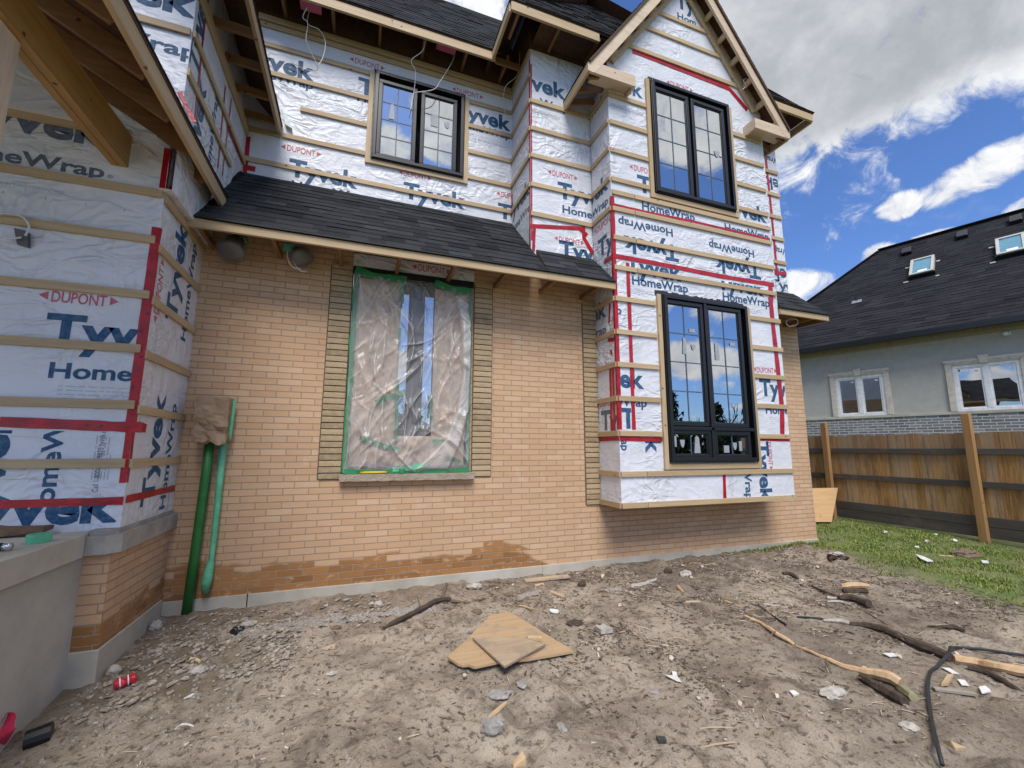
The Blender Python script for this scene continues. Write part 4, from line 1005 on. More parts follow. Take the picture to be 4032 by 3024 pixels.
# wall lights in plastic bags
BAG = m_film('plastic_bag_film', .09)
def wall_light(loc, tilt, label, cable, K_=1.0):
    L = empty('wall_light', loc, label, 'wall light', group='plastic wrapped lights under the eave')
    x, y, z = loc
    mb = MB(); mb.tube([(x, -.005, z+.06), (x, -.03, z+.06)], .055, 16); mb.build('mounting_plate', STEEL, L)
    d = Vector((math.sin(tilt)*.8, -.55, -math.cos(tilt)*.85)).normalized(); c = Vector((x, -.05-.05*K_, z+.05)); S=lambda L_: [q*K_ for q in L_]
    mb = MB(); mb.tube([c-d*.03*K_, c+d*.02*K_, c+d*.06*K_, c+d*.15*K_, c+d*.16*K_], S([.03, .048, .055, .075, .07]), 16); mb.build('lamp_head', m_plain('grey_lamp', (.07, .072, .076), .4), L, smooth=True)
    mb = MB(); ps_ = [c+d*q*K_ for q in (-.05, 0, .06, .13, .172, .178)]; rr = S([.035, .06, .069, .088, .086, .03])
    mb.tube(ps_, rr, 18); 
    for k, v in enumerate(mb.v):
        q = Vector(v); mb.v[k] = tuple(q+Vector((noise.noise(q*30), noise.noise(q*30+Vector((5, 0, 0))), noise.noise(q*30+Vector((0, 5, 0)))))*.012)
    mb.build('plastic_bag', BAG, L, smooth=True)
    mb = MB(); mb.tube([c-d*.02*K_, c+d*.02*K_], .064*K_, 14, cap=False); mb.build('tape_band', GTAPE, L, smooth=True)
    if cable:
        p0 = c+d*.05+Vector((-.05, -.07, .06)); mb = MB()
        cv = lambda P: sum([[tuple(((1-t_)**3)*P[0]+3*t_*(1-t_)**2*P[1]+3*t_*t_*(1-t_)*P[2]+t_**3*P[3]) for t_ in [k/10 for k in range(11)]]], [])
        mb.tube(cv([p0, p0+Vector((-.05, 0, -.22)), p0+Vector((.05, .02, -.30)), p0+Vector((.12, .03, -.25))]), .006, 6)
        mb.tube(cv([p0+Vector((.02, 0, .01)), p0+Vector((.0, -.01, -.2)), p0+Vector((.12, .02, -.34)), p0+Vector((.18, .04, -.27))]), .006, 6)
        mb.build('cable', CABLEW, L, smooth=True)
        mb = MB(); mb.box(p0.x-.05, p0.x+.05, p0.y-.012, p0.y-.006, p0.z-.10, p0.z-.02); mb.build('tape_strip', LGTAPE, L)
wall_light((-1.26, -.03, 3.60), -.05, 'bare flush wall light in a clear plastic bag beside the house wrap corner', False, 1.5)
wall_light((-.74, -.03, 3.58), .75, 'tilted wall light wrapped in plastic with green tape and dangling white cable', True, 1.3)
# masking over the window
K = empty('window_masking', (.58, -.03, 1.25), 'brown paper and clear plastic sheet taped with green tape over the ground floor window', 'plastic sheet')
def crease_set(seed, n, x0, x1, z0, z1, film):
    rg = random.Random(seed); L = []
    for _ in range(n):
        c = Vector((rg.uniform(x0, x1), rg.uniform(z0, z1))); a = rg.gauss(1.35, .35) if rg.random() < .6 else rg.uniform(.2, 2.6)
        L.append((c, Vector((math.cos(a), math.sin(a))), rg.uniform(.06, .42)*(1 if rg.random() < .8 else 1.8), rg.uniform(.3, 1.0), rg.uniform(.012, .045), rg.uniform(-1.5, 1.5)))
    return L
GATHER = []
for k in range(15):
    f = k/14; GATHER.append([Vector(p) for p in ((1.06+.15*f, 3.36-.1*f), (1.13+.10*f, 2.9), (1.16+.085*f, 2.4), (1.10+.12*f, 1.95), (.98+.17*f, 1.62), (.80+.26*f, 1.42), (.66+.34*f, 1.29))])
def seg_d(q, a, b):
    ab = b-a; t_ = max(0, min(1, (q-a).dot(ab)/ab.dot(ab))); return (q-a-ab*t_).length
def crinkle(x0, x1, z0, z1, y, amp, m, name, nx=40, nz=60, seed=0, sag=0.0, n=70):
    film = m is FILM; C_ = crease_set(seed, n, x0, x1, z0, z1, film); mb = MB(); vs = []; fold = []
    for j in range(nz+1):
        for i in range(nx+1):
            x = x0+(x1-x0)*i/nx; z = z0+(z1-z0)*j/nz; q = Vector((x, z)); h = .35*noise.noise(Vector((x*2.2+seed, z*1.3, 0)))+.2*noise.noise(Vector((x*5, z*3+seed, 2))); fo = 0
            for c, d, l, am, w_, cv in C_:
                r_ = q-c
                if abs(r_.x) > .5 or abs(r_.y) > .6: continue
                al = r_.dot(d); 
                if abs(al) > l: continue
                pe = abs(-r_.x*d.y+r_.y*d.x-cv*al*al)
                if pe > w_*3: continue
                e = am*(1-(al/l)**2)*max(0, 1-pe/(w_*1.6)); h += e*.55; fo = max(fo, am*(1-(al/l)**2)*max(0, 1-pe/.009))
            if film and (x > .6 and (x > 1.0 or z < 1.75)):
                for g in GATHER:
                    dm = min(seg_d(q, g[k], g[k+1]) for k in range(len(g)-1))
                    if dm < .02: h += .5*(1-dm/.02); fo = max(fo, .85*(1-dm/.013))
            if film and z < 1.40: fo = max(fo, .55*sstep(1.40, 1.29, z)*(.5+.5*noise.noise(Vector((x*17, z*9, 4)))))
            e = min(1, min(i, nx-i)/4, min(j, nz-j)/4)
            vs.append((x, y-amp*(h+.25)*(.2+.8*e)-sag*math.sin(math.pi*i/nx)*max(0, 1-j/nz*1.2), z)); fold.append(max(0, fo))
    mb.v = vs; w_ = nx+1
    mb.f = [[j*w_+i, j*w_+i+1, (j+1)*w_+i+1, (j+1)*w_+i] for j in range(nz) for i in range(nx)]
    o = mb.build(name, m, K, smooth=True)
    at = o.data.attributes.new('fold', 'FLOAT', 'POINT'); at.data.foreach_set('value', fold)
    return o
crinkle(-.085, .42, 1.30, 3.46, .012, .040, PAPER, 'paper_panel', seed=1, nx=50, nz=150, n=90)
crinkle(.815, 1.235, 1.30, 3.44, .012, .036, PAPER, 'paper_panel', seed=7, nx=42, nz=150, n=80)
crinkle(.421, .814, 1.30, 1.66, .012, .034, PAPER, 'paper_panel', seed=12, nx=40, nz=40, n=24)
crinkle(-.108, 1.274, 1.262, 3.50, -.026, .055, FILM, 'film', nx=150, nz=240, seed=4, sag=.03, n=170)
def gstrip(pts, wd, m=GTAPE, y=-.03):
    mb = MB(); prev = None; pts = [Vector((p[0], p[1])) for p in pts]
    for i, q in enumerate(pts):
        d = (pts[min(i+1, len(pts)-1)]-pts[max(i-1, 0)]).normalized(); n_ = Vector((-d.y, d.x))*wd/2*(1+.15*math.sin(i*2.3))
        yy = y-.006*math.sin(i*1.7)
        cur = ((q.x-n_.x, yy, q.y-n_.y), (q.x+n_.x, yy, q.y+n_.y))
        if prev: mb.poly((prev[0], cur[0], cur[1], prev[1]))
        prev = cur
    mb.build('masking_tape', m, K)
def zz(a, b, n, amp): return [(a[0]+(b[0]-a[0])*k/n+amp*noise.noise(Vector((k*.9, a[0]*5, 1))), a[1]+(b[1]-a[1])*k/n+amp*noise.noise(Vector((k*.9, a[1]*5, 7)))) for k in range(n+1)]
gstrip(zz((-.092, 1.26), (-.088, 3.52), 14, .016), .06, y=-.016); gstrip(zz((1.252, 1.26), (1.25, 3.5), 14, .014), .045, y=-.016)
gstrip(zz((-.10, 3.51), (.46, 3.47), 6, .03), .085, y=-.05); gstrip(zz((.80, 3.48), (1.24, 3.44), 5, .03), .08, y=-.05); gstrip(zz((.425, 3.5), (.42, 3.2), 4, .01), .05, y=-.04)
gstrip(zz((-.10, 1.275), (1.26, 1.272), 12, .012), .05, y=-.06); gstrip([(.40, 1.29), (.62, 1.31), (.78, 1.345)], .05, LGTAPE, -.07)
gstrip(zz((.415, 2.9), (.415, 2.7), 3, .01), .03, y=-.04); gstrip(zz((.415, 2.28), (.42, 1.6), 6, .01), .035, y=-.04)
gstrip(zz((.19, 2.02), (.50, 2.16), 4, .01), .055, y=-.045); gstrip(zz((.04, 1.63), (.46, 1.50), 5, .02), .05, y=-.045); gstrip(zz((.80, 2.15), (.805, 1.88), 3, .01), .03, y=-.045); gstrip(zz((.83, 1.60), (.98, 1.60), 3, .01), .045, y=-.045); gstrip(zz((.99, 1.42), (1.16, 1.36), 3, .01), .05, y=-.045)
# things on the sill
T1 = empty('utility_knife', (.22, -.055, 1.262), 'yellow handled marker lying on the stone window sill', 'marker')
mb = MB(); mb.tube([(.06, -.06, 1.262), (.30, -.058, 1.262), (.345, -.057, 1.262)], [.011, .012, .009], 10); mb.build('handle', m_plain('yellow_plastic', (.72, .52, .03), .4), T1, smooth=True)
mb = MB(); mb.tube([(.345, -.057, 1.262), (.40, -.056, 1.262)], [.008, .006], 8); mb.build('tip', BLACK, T1, smooth=True)
T1.name = 'marker_pen'
def roll(loc, r, h, hole, m, label, axis='z', ry=1.0):
    mb = MB(); n = 28; x, y, z = loc
    for k in range(n):
        a, b = 2*math.pi*k/n, 2*math.pi*(k+1)/n
        c = lambda t_, rr, zz_: (x+rr*math.cos(t_), y+rr*math.sin(t_), z+zz_)
        mb.quad(c(a, r, 0), c(b, r, 0), c(b, r, h), c(a, r, h)); mb.quad(c(b, hole, 0), c(a, hole, 0), c(a, hole, h), c(b, hole, h))
        mb.quad(c(a, r, h), c(b, r, h), c(b, hole, h), c(a, hole, h)); mb.quad(c(b, r, 0), c(a, r, 0), c(a, hole, 0), c(b, hole, 0))
    o = mb.build('tape_roll', m, loc=loc); props(o, label, 'tape roll'); return o
roll((.50, -.045, 1.2495), .045, .045, .03, GTAPE, 'small dark green tape roll on the stone window sill')
P_ = on_z(Z8(205, 455), .933)
roll((P_.x, P_.y, .9325), .058, .052, .04, LGTAPE, 'pale green tape roll on the grey porch slab')
# things on the porch slab
Q = on_z(Z8(20, 500), .935)
bt = empty('clear_bottle', (Q.x, Q.y, .934), 'small glossy dark bottle lying at the edge of the porch slab', 'bottle')
mb = MB(); mb.tube([(Q.x-.10, Q.y+.02, .957), (Q.x-.02, Q.y+.005, .957), (Q.x, Q.y, .957)], [.022, .023, .016], 14); mb.build('body', m_plain('gloss_black', (.01, .01, .012), .12), bt, smooth=True)
mb = MB(); mb.tube([(Q.x, Q.y, .957), (Q.x+.03, Q.y-.006, .957)], .021, 14); mb.build('cap', m_plain('chrome', (.75, .75, .75), .18, .9), bt, smooth=True); bt.name = 'dark_bottle'
Q = on_z(Z8(110, 430), .935); mb = MB(); crumple(mb, Q.x-.42, Q.x+.10, Q.y+.02, Q.y+.13, .955, 1.0, .016, 9, 10)
mz = min(v[2] for v in mb.v); mb.v = [(v[0], v[1], v[2]-mz+.934) for v in mb.v]
props(mb.build('paper_scrap', m_noise('dark_paper', (.20, .12, .06), (.13, .075, .04), 6, .8, .6, .01), loc=(Q.x-.1, Q.y+.07, .934)), 'brown paper crumpled along the back of the porch slab', 'paper')
# loose cables
def bez(pts, n=8):      # smooth curve through points
    pts = [Vector(p) for p in pts]; out = []
    for i in range(len(pts)-1):
        p0, p1, p2, p3 = pts[max(0, i-1)], pts[i], pts[i+1], pts[min(len(pts)-1, i+2)]
        for k in range(n):
            t_ = k/n; out.append(.5*((2*p1)+(p2-p0)*t_+(2*p0-5*p1+4*p2-p3)*t_*t_+(3*p1-p0-3*p2+p3)*t_**3))
    out.append(pts[-1]); return out
def cable(face_y, rays, label, r=.0055, m=CABLEW, extra=None, group=None, depth=None):
    mb = MB(); P = []
    for i, q in enumerate(rays):
        yy = face_y if not depth else depth[i]; P.append(on_y(q, yy))
    mb.tube(bez(P), r, 6)
    if extra: mb.tube(bez([on_y(q, face_y) for q in extra]), r, 6)
    c = P[0]; o = mb.build('electrical_cable', m, loc=tuple(c), smooth=True); props(o, label, 'cable', group); return o
cable(.6, [ZC(615, 70), ZC(575, 160), ZC(620, 220), ZC(605, 380), ZC(660, 510), ZC(710, 610), ZC(700, 655), ZC(600, 650), ZC(470, 580)], 'white looped cable hanging from the pink box under the upper eave, left of the window', extra=[ZC(640, 80), ZC(620, 220), ZC(730, 280), ZC(785, 400), ZC(760, 540), ZC(715, 610)], depth=[.45, .5, .55, .6, .68, .72, .75, .77, .78])
cable(.6, [ZD(325, 290), ZD(300, 370), ZD(220, 440), ZD(250, 520), ZD(240, 660), ZD(215, 800)], 'white forked cable hanging in front of the upper casement window', extra=[ZD(540, 350), ZD(520, 440), ZD(430, 590), ZD(380, 650), ZD(240, 672)], depth=[.45, .5, .55, .62, .70, .705])
cable(.6, [ZD(1010, 380), ZD(990, 540), ZD(910, 620), ZD(890, 700), ZD(905, 830), ZD(960, 836)], 'white cable dangling at the inside corner of the upper wall', depth=[.4, .5, .6, .66, .74, .74])
cable(-.58, [ZE(1640, 760), ZE(1610, 700), ZE(1640, 690), ZE(1630, 750), ZE(1600, 780)], 'white cable loop sticking out beneath the gable rake', r=.006)
cable(-.35, [ZB(1520, 240), ZB(1490, 250), ZB(1465, 220), ZB(1490, 195), ZB(1545, 200), ZB(1548, 230), ZB(1515, 250)], 'coil of white cable under the small roof right of the bay', r=.007)
CB = empty('cable_box', (-2.45, -1.0, 3.0), 'grey junction box with looped white cable on the left house wrap', 'junction box')
c0 = on_y(Z1(155, 1545), -1.0)
mb = MB(); mb.hexa([(c0.x-.035, -.99, c0.z-.06), (c0.x+.03, -.99, c0.z-.075), (c0.x+.03, -.967, c0.z-.075), (c0.x-.035, -.967, c0.z-.06), (c0.x-.05, -1.02, c0.z+.05), (c0.x+.015, -1.02, c0.z+.04), (c0.x+.015, -.967, c0.z+.04), (c0.x-.05, -.967, c0.z+.05)]); mb.build('box_body', m_plain('box_grey', (.10, .10, .11), .5), CB)
mb = MB(); mb.tube(bez([on_y(Z1(a, b), -1.02) for a, b in ((-40, 1400), (60, 1395), (150, 1420), (190, 1480), (165, 1540))]), .007, 6); mb.tube(bez([on_y(Z1(a, b), -1.02) for a, b in ((-40, 1545), (60, 1560), (140, 1550))]), .007, 6); mb.build('cable', CABLEW, CB, smooth=True)
for (r0, r1, lab) in ((ZC(545, 0), ZC(745, 60), 'pink plastic box fixed under the upper eave, near the left end'), (ZD(410, 300), ZD(550, 350), 'pink plastic bracket fixed under the upper eave above the window')):
    a, b = on_y(r0, .42), on_y(r1, .42); mb = MB()
    mb.hexa([(a.x, .40, a.z-.02), (b.x, .40, b.z-.01), (b.x, .55, b.z), (a.x, .55, a.z), (a.x, .40, a.z+.03), (b.x, .40, b.z+.03), (b.x, .55, b.z+.06), (a.x, .55, a.z+.06)])
    mb.tube([(b.x-.02, .40, b.z+.01), (b.x+.03, .385, b.z-.0)], .014, 8)
    props(mb.build('vapour_box', m_plain('pink_plastic', (.52, .10, .17), .4), loc=tuple(a), bevel=.006), lab, 'electrical box')

# ------------------------------------------------------------------ neighbouring house
RN = Vector((16*math.sin(R(70)), 16*math.cos(R(70))-5, 0))
NH = empty('neighbour_house', tuple(RN), 'grey stucco bungalow with black shingle roof and white windows behind the fence', 'house', rz=R(-72.0), local=True)
STUC = m_noise('grey_stucco', (.45, .435, .39), (.395, .38, .34), 5, .95, .5, .006)
NBRK = m_brick('grey_brick', 'x', False, ((.20, .20, .205), (.13, .13, .135), (.27, .265, .26)), (.62, .62, .60), .23, .075, .010)
TRIM = m_plain('limestone_trim', (.60, .54, .46), .8); NWH = m_plain('white_frame', (.82, .82, .82), .4)
NGL = m_glass('neighbour_glass', .38, (.25, .28, .28))
def nwin(u0, u1, z0, z1):
    fb = MB(); ring(fb, u0, u1, z0, z1, .07, -.03, .10); fb.box((u0+u1)/2-.055, (u0+u1)/2+.055, -.035, .10, z0+.07, z1-.07); fo = fb.build('window', NWH, NH, bevel=.006)
    for a, b in ((u0+.07, (u0+u1)/2-.055), ((u0+u1)/2+.055, u1-.07)):
        s_ = MB(); ring(s_, a, b, z0+.07, z1-.07, .035, -.012, .09); s_.build('sash', NWH, fo)
        g = MB(); g.box(a+.035, b-.035, .02, .026, z0+.105, z1-.105); g.build('pane', NGL, fo)
        s_ = MB(); s_.box(b-.14, b-.07, .015, .0185, z1-.20, z1-.15); s_.build('sticker', WHITE, fo)
    d_ = MB(); d_.box(u0+.08, u1-.08, .3, .31, z0+.1, z1-.1); d_.build('blind', m_plain('grey_blind', (.34, .36, .34), .9), fo)
    tb = MB()
    tb.box(u0-.13, u0-.001, -.06, -.001, z0, z1+.14); tb.box(u1+.001, u1+.13, -.06, -.001, z0, z1+.14); tb.box(u0, u1, -.06, -.001, z1+.001, z1+.139)
    tb.box(u0-.15, u1+.15, -.085, -.061, z1+.07, z1+.145); tb.box(u0-.10, u1+.10, -.075, -.0615, z1+.035, z1+.068)
    tb.build('window_trim', TRIM, fo, bevel=.008)
    kb = MB(); c = (u0+u1)/2; kb.prism([(c-.06, -.11, z1+.0), (c+.06, -.11, z1+.0), (c+.10, -.11, z1+.20), (c-.10, -.11, z1+.20)], (0, .08, 0)); kb.build('keystone', TRIM, fo, bevel=.006)
f_ = Face('y', 0.0)
wl = (-3.648, -2.484, 2.50, 3.70); wr = (-1.084, .085, 2.50, 3.70)
wall_face(f_, -8, 6, 2.44, 4.75, [wl, wr], STUC, 'stucco_wall', NH, .2)
mb = MB(); mb.box(-8, 6, -.03, .2, -.6, 2.425); mb.build('brick_base', NBRK, NH)
mb = MB(); mb.box(-8, 6, -.055, -.001, 2.426, 2.498); mb.build('stone_ledge', CONC, NH, bevel=.006)
nwin(*wl); nwin(*wr); nwin(1.6, 2.9, 2.5, 3.7)
mb = MB(); mb.box(-8, 6, -.07, -.001, 4.44, 4.62); mb.build('frieze', m_plain('beige_frieze', (.36, .32, .24), .8), NH)
mb = MB(); mb.box(-8.5, 6.5, -.42, -.001, 4.60, 4.66); mb.build('soffit', BLACK, NH)
mb = MB(); mb.box(-6.8, 6.5, -.56, -.44, 4.53, 4.68); mb.build('gutter', BLACK, NH, bevel=.01)
e0 = 4.685; rise = 3.92
db = MB(); Q4 = ((-6.75, -.52, e0), (6.75, -.52, e0), (-6.75+rise, -.52+rise, e0+rise), (4, -.52+rise, e0+rise)); deck(db, *Q4, .04)
Q5 = ((-6.75, 8, e0), (-6.75, -.52, e0), (-6.75+rise, 8-rise, e0+rise), (-6.75+rise, -.52+rise, e0+rise)); deck(db, *Q5, .04)
nr = db.build('roof', BLACK, NH)
sb = MB(); shingle_field(sb, *Q4, expo=.15, tab=(.2, .5), lift=.013, seed=91); shingle_field(sb, *Q5, expo=.15, seed=92); sb.build('shingles', SHING2, nr)
mb = MB(); mb.bar((-6.75, -.52, e0+.02), (-6.75+rise, -.52+rise, e0+rise+.03), .22, .03); mb.bar((-6.75+rise, -.52+rise, e0+rise+.03), (5, -.52+rise, e0+rise+.03), .22, .03); mb.build('ridge_cap', SHING, nr)
def on_roof(u, v, h=0):      # v = run from the eave
    k = .7071; return Vector((u, -.52+v-h*k, e0+v+h*k))
def rbox(mb, u0, u1, v0, v1, h0, h1): mb.hexa([on_roof(u0, v0, h0), on_roof(u1, v0, h0), on_roof(u1, v1, h0), on_roof(u0, v1, h0), on_roof(u0, v0, h1), on_roof(u1, v0, h1), on_roof(u1, v1, h1), on_roof(u0, v1, h1)])
SKG = m_plain('skylight_glass', (.10, .27, .36), .12)
for u0, u1 in ((-1.86, -1.31), (-.05, .50)):
    mb = MB(); v0, v1 = 2.06, 2.74
    rbox(mb, u0, u1, v0, v0+.05, 0, .16); rbox(mb, u0, u1, v1-.05, v1, 0, .16); rbox(mb, u0, u0+.07, v0+.05, v1-.05, 0, .16); rbox(mb, u1-.07, u1, v0+.05, v1-.05, 0, .16)
    sk = mb.build('skylight', m_plain('skylight_kerb', (.50, .49, .44), .45), nr, bevel=.006)
    mb = MB(); rbox(mb, u0-.03, u1+.03, v0-.03, v0-.002, 0, .13); mb.build('kerb_front', BLACK, sk)
    mb = MB(); rbox(mb, u0+.07, u1-.07, v0+.05, v1-.05, .12, .126); mb.build('pane', SKG, sk)
    mb = MB(); rbox(mb, u0+.08, u1-.08, v0+.06, v1-.06, .02, .025); mb.build('light_shaft', m_plain('shaft_blue', (.10, .30, .40), .8), sk)
    mb = MB(); rbox(mb, u0+.19, u1-.15, v0+.08, v0+.16, .1265, .1305); mb.build('sticker', WHITE, sk)
    mb = MB()
    for (a, b, c) in ((-.14, -.03, .02), (.60-.02, .66, .0)): rbox(mb, u0+a, u0+b, v0+.48+c, v0+.52+c, .005, .04); rbox(mb, u0+a, u0+b, v0-.14+c, v0-.10+c, .012, .02)
    mb.build('flashing', m_plain('flashing_grey', (.42, .42, .40), .5), sk)
for u, v in ((-2.02, 3.42), (-.72, 3.5), (.38, 3.55)):
    mb = MB(); rbox(mb, u-.13, u+.13, v-.16, v+.10, .0, .13); mb.build('roof_vent', BLACK, nr, bevel=.02)
mb = MB(); p = on_roof(-3.12, 1.62, .02); mb.tube([p, p+Vector((0, 0, .16))], .035, 10); mb.build('vent_pipe', BLACK, nr)
mb = MB(); rbox(mb, -3.24, -2.98, 1.5, 1.62, .014, .03); mb.build('flashing', STEEL, nr)
mb = MB(); mb.tube([(-.02, -.001, 4.37), (-.02, -.05, 4.37)], .05, 14); mb.tube([(-.03, -.05, 4.37), (-.06, -.13, 4.35), (-.07, -.16, 4.345)], [.03, .05, .05], 12); mb.build('flood_light', NWH, NH, smooth=True)

# ------------------------------------------------------------------ wooden fence
FX = 9.62
p1 = on_x(N2(340, 1345), FX); p2 = on_x(N2(1440, 1520), FX)
FN = empty('wooden_fence', (FX, p2.y, p2.z), 'weathered brown wooden board fence between the two houses', 'fence')
FW = {}
def m_fence(nm, c0, c1, c2):
    m, t, b = mat(nm, Roughness=.85); p = t.obj(); X_, Y_, Z_ = t.sep(p)
    cell = t.m('FLOOR', t.m('DIVIDE', t.m('ADD', Y_, 40.0), .14)); rn = t.new('ShaderNodeTexWhiteNoise', {'W': cell}, noise_dimensions='1D').outputs['Value']
    q = t.vm('ADD', t.vm('MULTIPLY', p, (1, 18, .9)), t.comb(0, t.m('MULTIPLY', rn, 30.0), rn)); g = t.noise(q, 2.2, 5, .65, .8)
    c = t.mix(t.sm(g, .3, .7), c0, c1); c = t.mix(t.m('MULTIPLY', rn, .65), c, c2)
    c = t.mix(t.m('MULTIPLY', t.sm(t.noise(t.vm('MULTIPLY', p, (1, 3, .5)), 2.6, 5, .7), .44, .66), .55), c, (.10, .058, .03))
    c = t.mix(t.m('MULTIPLY', t.sm(t.m('ADD', Z_, t.m('MULTIPLY', rn, .5)), 1.25, 1.9), .4), c, (.20, .155, .115))
    t.set(b.inputs['Base Color'], c); t.set(b.inputs['Normal'], t.bump(g, .6, .006)); return m
FBO = m_fence('fence_boards', (.52, .275, .085), (.31, .15, .045), (.52, .37, .215)); FPO = m_wood('fence_post_wood', 'z', (.46, .26, .10), (.33, .175, .065)); FRA = m_wood('grey_rail', 'y', (.12, .105, .088), (.065, .056, .047), False)
zb = on_x(N2(400, 1300), FX).z
z_top = on_x(N2(800, 757), FX).z
zr = [on_x(N2(800, 877), FX).z, on_x(N2(800, 1085), FX).z, on_x(N2(800, 1315), FX+.0).z]
ylo, yhi = -4.8, 5.0
mb = MB(); y = ylo; rg = random.Random(3)
while y < yhi:
    wd_ = .14; o = rg.uniform(0, .012); mb.box(FX+.06+o, FX+.08+o, y+.002, y+wd_-.002, p2.z+.02, z_top+rg.uniform(-.012, .012)); y += wd_
mb.build('board_panel', FBO, FN)
for z in zr[:2]:
    mb = MB(); mb.box(FX+.018, FX+.058, ylo, yhi, z-.048, z+.048); mb.build('rail', FRA, FN, bevel=.004)
mb = MB(); mb.box(FX+.02, FX+.059, ylo, yhi, zr[2]-.075, zr[2]+.075); mb.build('kick_board', FRA, FN, bevel=.004); mb = MB(); mb.box(FX+.022, FX+.058, ylo, yhi, zr[2]-.25, zr[2]-.08); mb.build('kick_board', FRA, FN, bevel=.004)
t1 = on_x(N2(285, 672), FX).z
dyp = p1.y-p2.y
for k in (-1, 0, 1, 2):
    y = p2.y+dyp*k; mb = MB(); mb.box(FX-.07, FX+.017, y-.055, y+.055, -.3, t1+(.0 if k else .03)); mb.build('post', FPO, FN, bevel=.008)
print('fence', p1, p2, z_top, zr, t1)
# plywood leaning at the fence
def slab(name, corners, th, m, label, cat, group=None, up=Vector((0, 0, 1))):
    c = sum((Vector(q) for q in corners), Vector())/len(corners); mb = MB(); mb.prism([Vector(q) for q in corners], up*th)
    o = mb.build(name, m, loc=tuple(c)); return props(o, label, cat, group)
PLY = m_wood('plywood', 'x', (.66, .44, .23), (.52, .32, .145)); PLYD = m_wood('dirty_plywood', 'x', (.56, .44, .31), (.36, .26, .17), dirt=.8)
yb_, yt_ = p1.y-.42, p1.y-.10
q = [on_y(N2(316, 1392), yb_), on_y(N2(362, 1145), yt_)]
lean = [(q[0].x-1.2, yb_, q[0].z+.06), (q[0].x, yb_, q[0].z), (q[1].x, yt_, q[1].z), (q[1].x-1.2, yt_, q[1].z+.02)]
slab('plywood_sheet', lean, .018, PLY, 'clean plywood sheet leaning against the fence post by the brick corner', 'plywood', up=Vector((0, -1, .3)).normalized())

# ------------------------------------------------------------------ trees behind the photographer (seen reflected in the panes)
LEAF = m_noise('dark_needles', (.03, .045, .02), (.018, .03, .014), 3, .9, 0); BARK = m_noise('bark', (.09, .07, .055), (.05, .04, .03), 8, .9, .3)
tl = MB(); rg = random.Random(9)
for k in range(34):
    x = -6+k*2.2+rg.uniform(-1.5, 1.5); y = -34+rg.uniform(-4, 4); h = rg.uniform(5, 9)
    if k % 2 == 1:
        for j in range(260):
            f = rg.random()**.7; a = rg.uniform(0, 6.28); r = (1-f)*2.3*rg.uniform(.5, 1); p = Vector((x+r*math.cos(a), y+r*math.sin(a), .6+f*h)); s_ = .5
            tl.poly((p, p+Vector((rg.uniform(-s_, s_), rg.uniform(-s_, s_), -s_)), p+Vector((rg.uniform(-s_, s_), rg.uniform(-s_, s_), rg.uniform(-.1, .2)))))
    else:
      for j in range(420):
        p = Vector((x+rg.uniform(-2.4, 2.4), y+rg.uniform(-2, 2), -.3+rg.uniform(0, 1)**1.5*4.6)); s_ = .8
        tl.poly((p, p+Vector((rg.uniform(-s_, s_), rg.uniform(-s_, s_), -s_)), p+Vector((rg.uniform(-s_, s_), rg.uniform(-s_, s_), rg.uniform(-.1, .4)))))
      if 1:
        def br(p, d, l, r, n):
            e = p+d*l; tl.bar(p, e, r, r, up=(.3, .9, .1))
            if n:
                for _ in range(3): br(p+d*l*rg.uniform(.5, 1), (d+Vector((rg.uniform(-.8, .8), rg.uniform(-.8, .8), rg.uniform(-.1, .5)))).normalized(), l*rg.uniform(.5, .8), r*.55, n-1)
        br(Vector((x, y, -.5)), Vector((0, 0, 1)), h*.36, .28, 4)
props(tl.build('far_tree_line', LEAF), 'dark mixed tree line standing behind the viewer, mirrored in the bay window', 'trees', kind='stuff')

# ------------------------------------------------------------------ things lying on the dirt
ROCK = m_noise('grey_rock', (.38, .355, .32), (.25, .23, .20), 22, .95, .9, .012, c2=(.46, .43, .38))
CHALK = m_noise('pale_rubble', (.52, .475, .41), (.33, .29, .24), 22, .95, .8, .01)
LOGB = m_noise('dark_bark', (.095, .065, .045), (.05, .035, .024), 16, .95, 1.0, .015); LOGP = m_wood('peeled_branch', 'x', (.62, .44, .26), (.46, .29, .14), False)
TWIG = m_noise('twig_bark', (.20, .14, .095), (.12, .085, .058), 18, .95, .6, .008); STRAW = m_wood('dry_stick', 'x', (.52, .41, .28), (.38, .29, .19), False)
CHIP = m_wood('split_wood', 'x', (.64, .48, .29), (.48, .33, .18), False); PAP = m_noise('dirty_paper', (.70, .68, .64), (.58, .55, .50), 10, .8, .5, .01)
def G(r, up=0.0): p = gp(r); return Vector((p.x, p.y, p.z+up))
def thing(name, mb, m, label, cat, smooth=False, bevel=0, group=None):
    c = Vector((sum(v[0] for v in mb.v)/len(mb.v), sum(v[1] for v in mb.v)/len(mb.v), min(v[2] for v in mb.v)))
    return props(mb.build(name, m, loc=tuple(c), smooth=smooth, bevel=bevel), label, cat, group)
def rock(r, rx, ry, rz, label, m=ROCK, seed=1, name='rock', cat='rock', group=None, sub=3):
    p = G(r); mb = MB(); mb.blob((p.x, p.y, p.z+rz*.45), rx, ry, rz, seed, sub, .32)
    return thing(name, mb, m, label, cat, False, group=group)
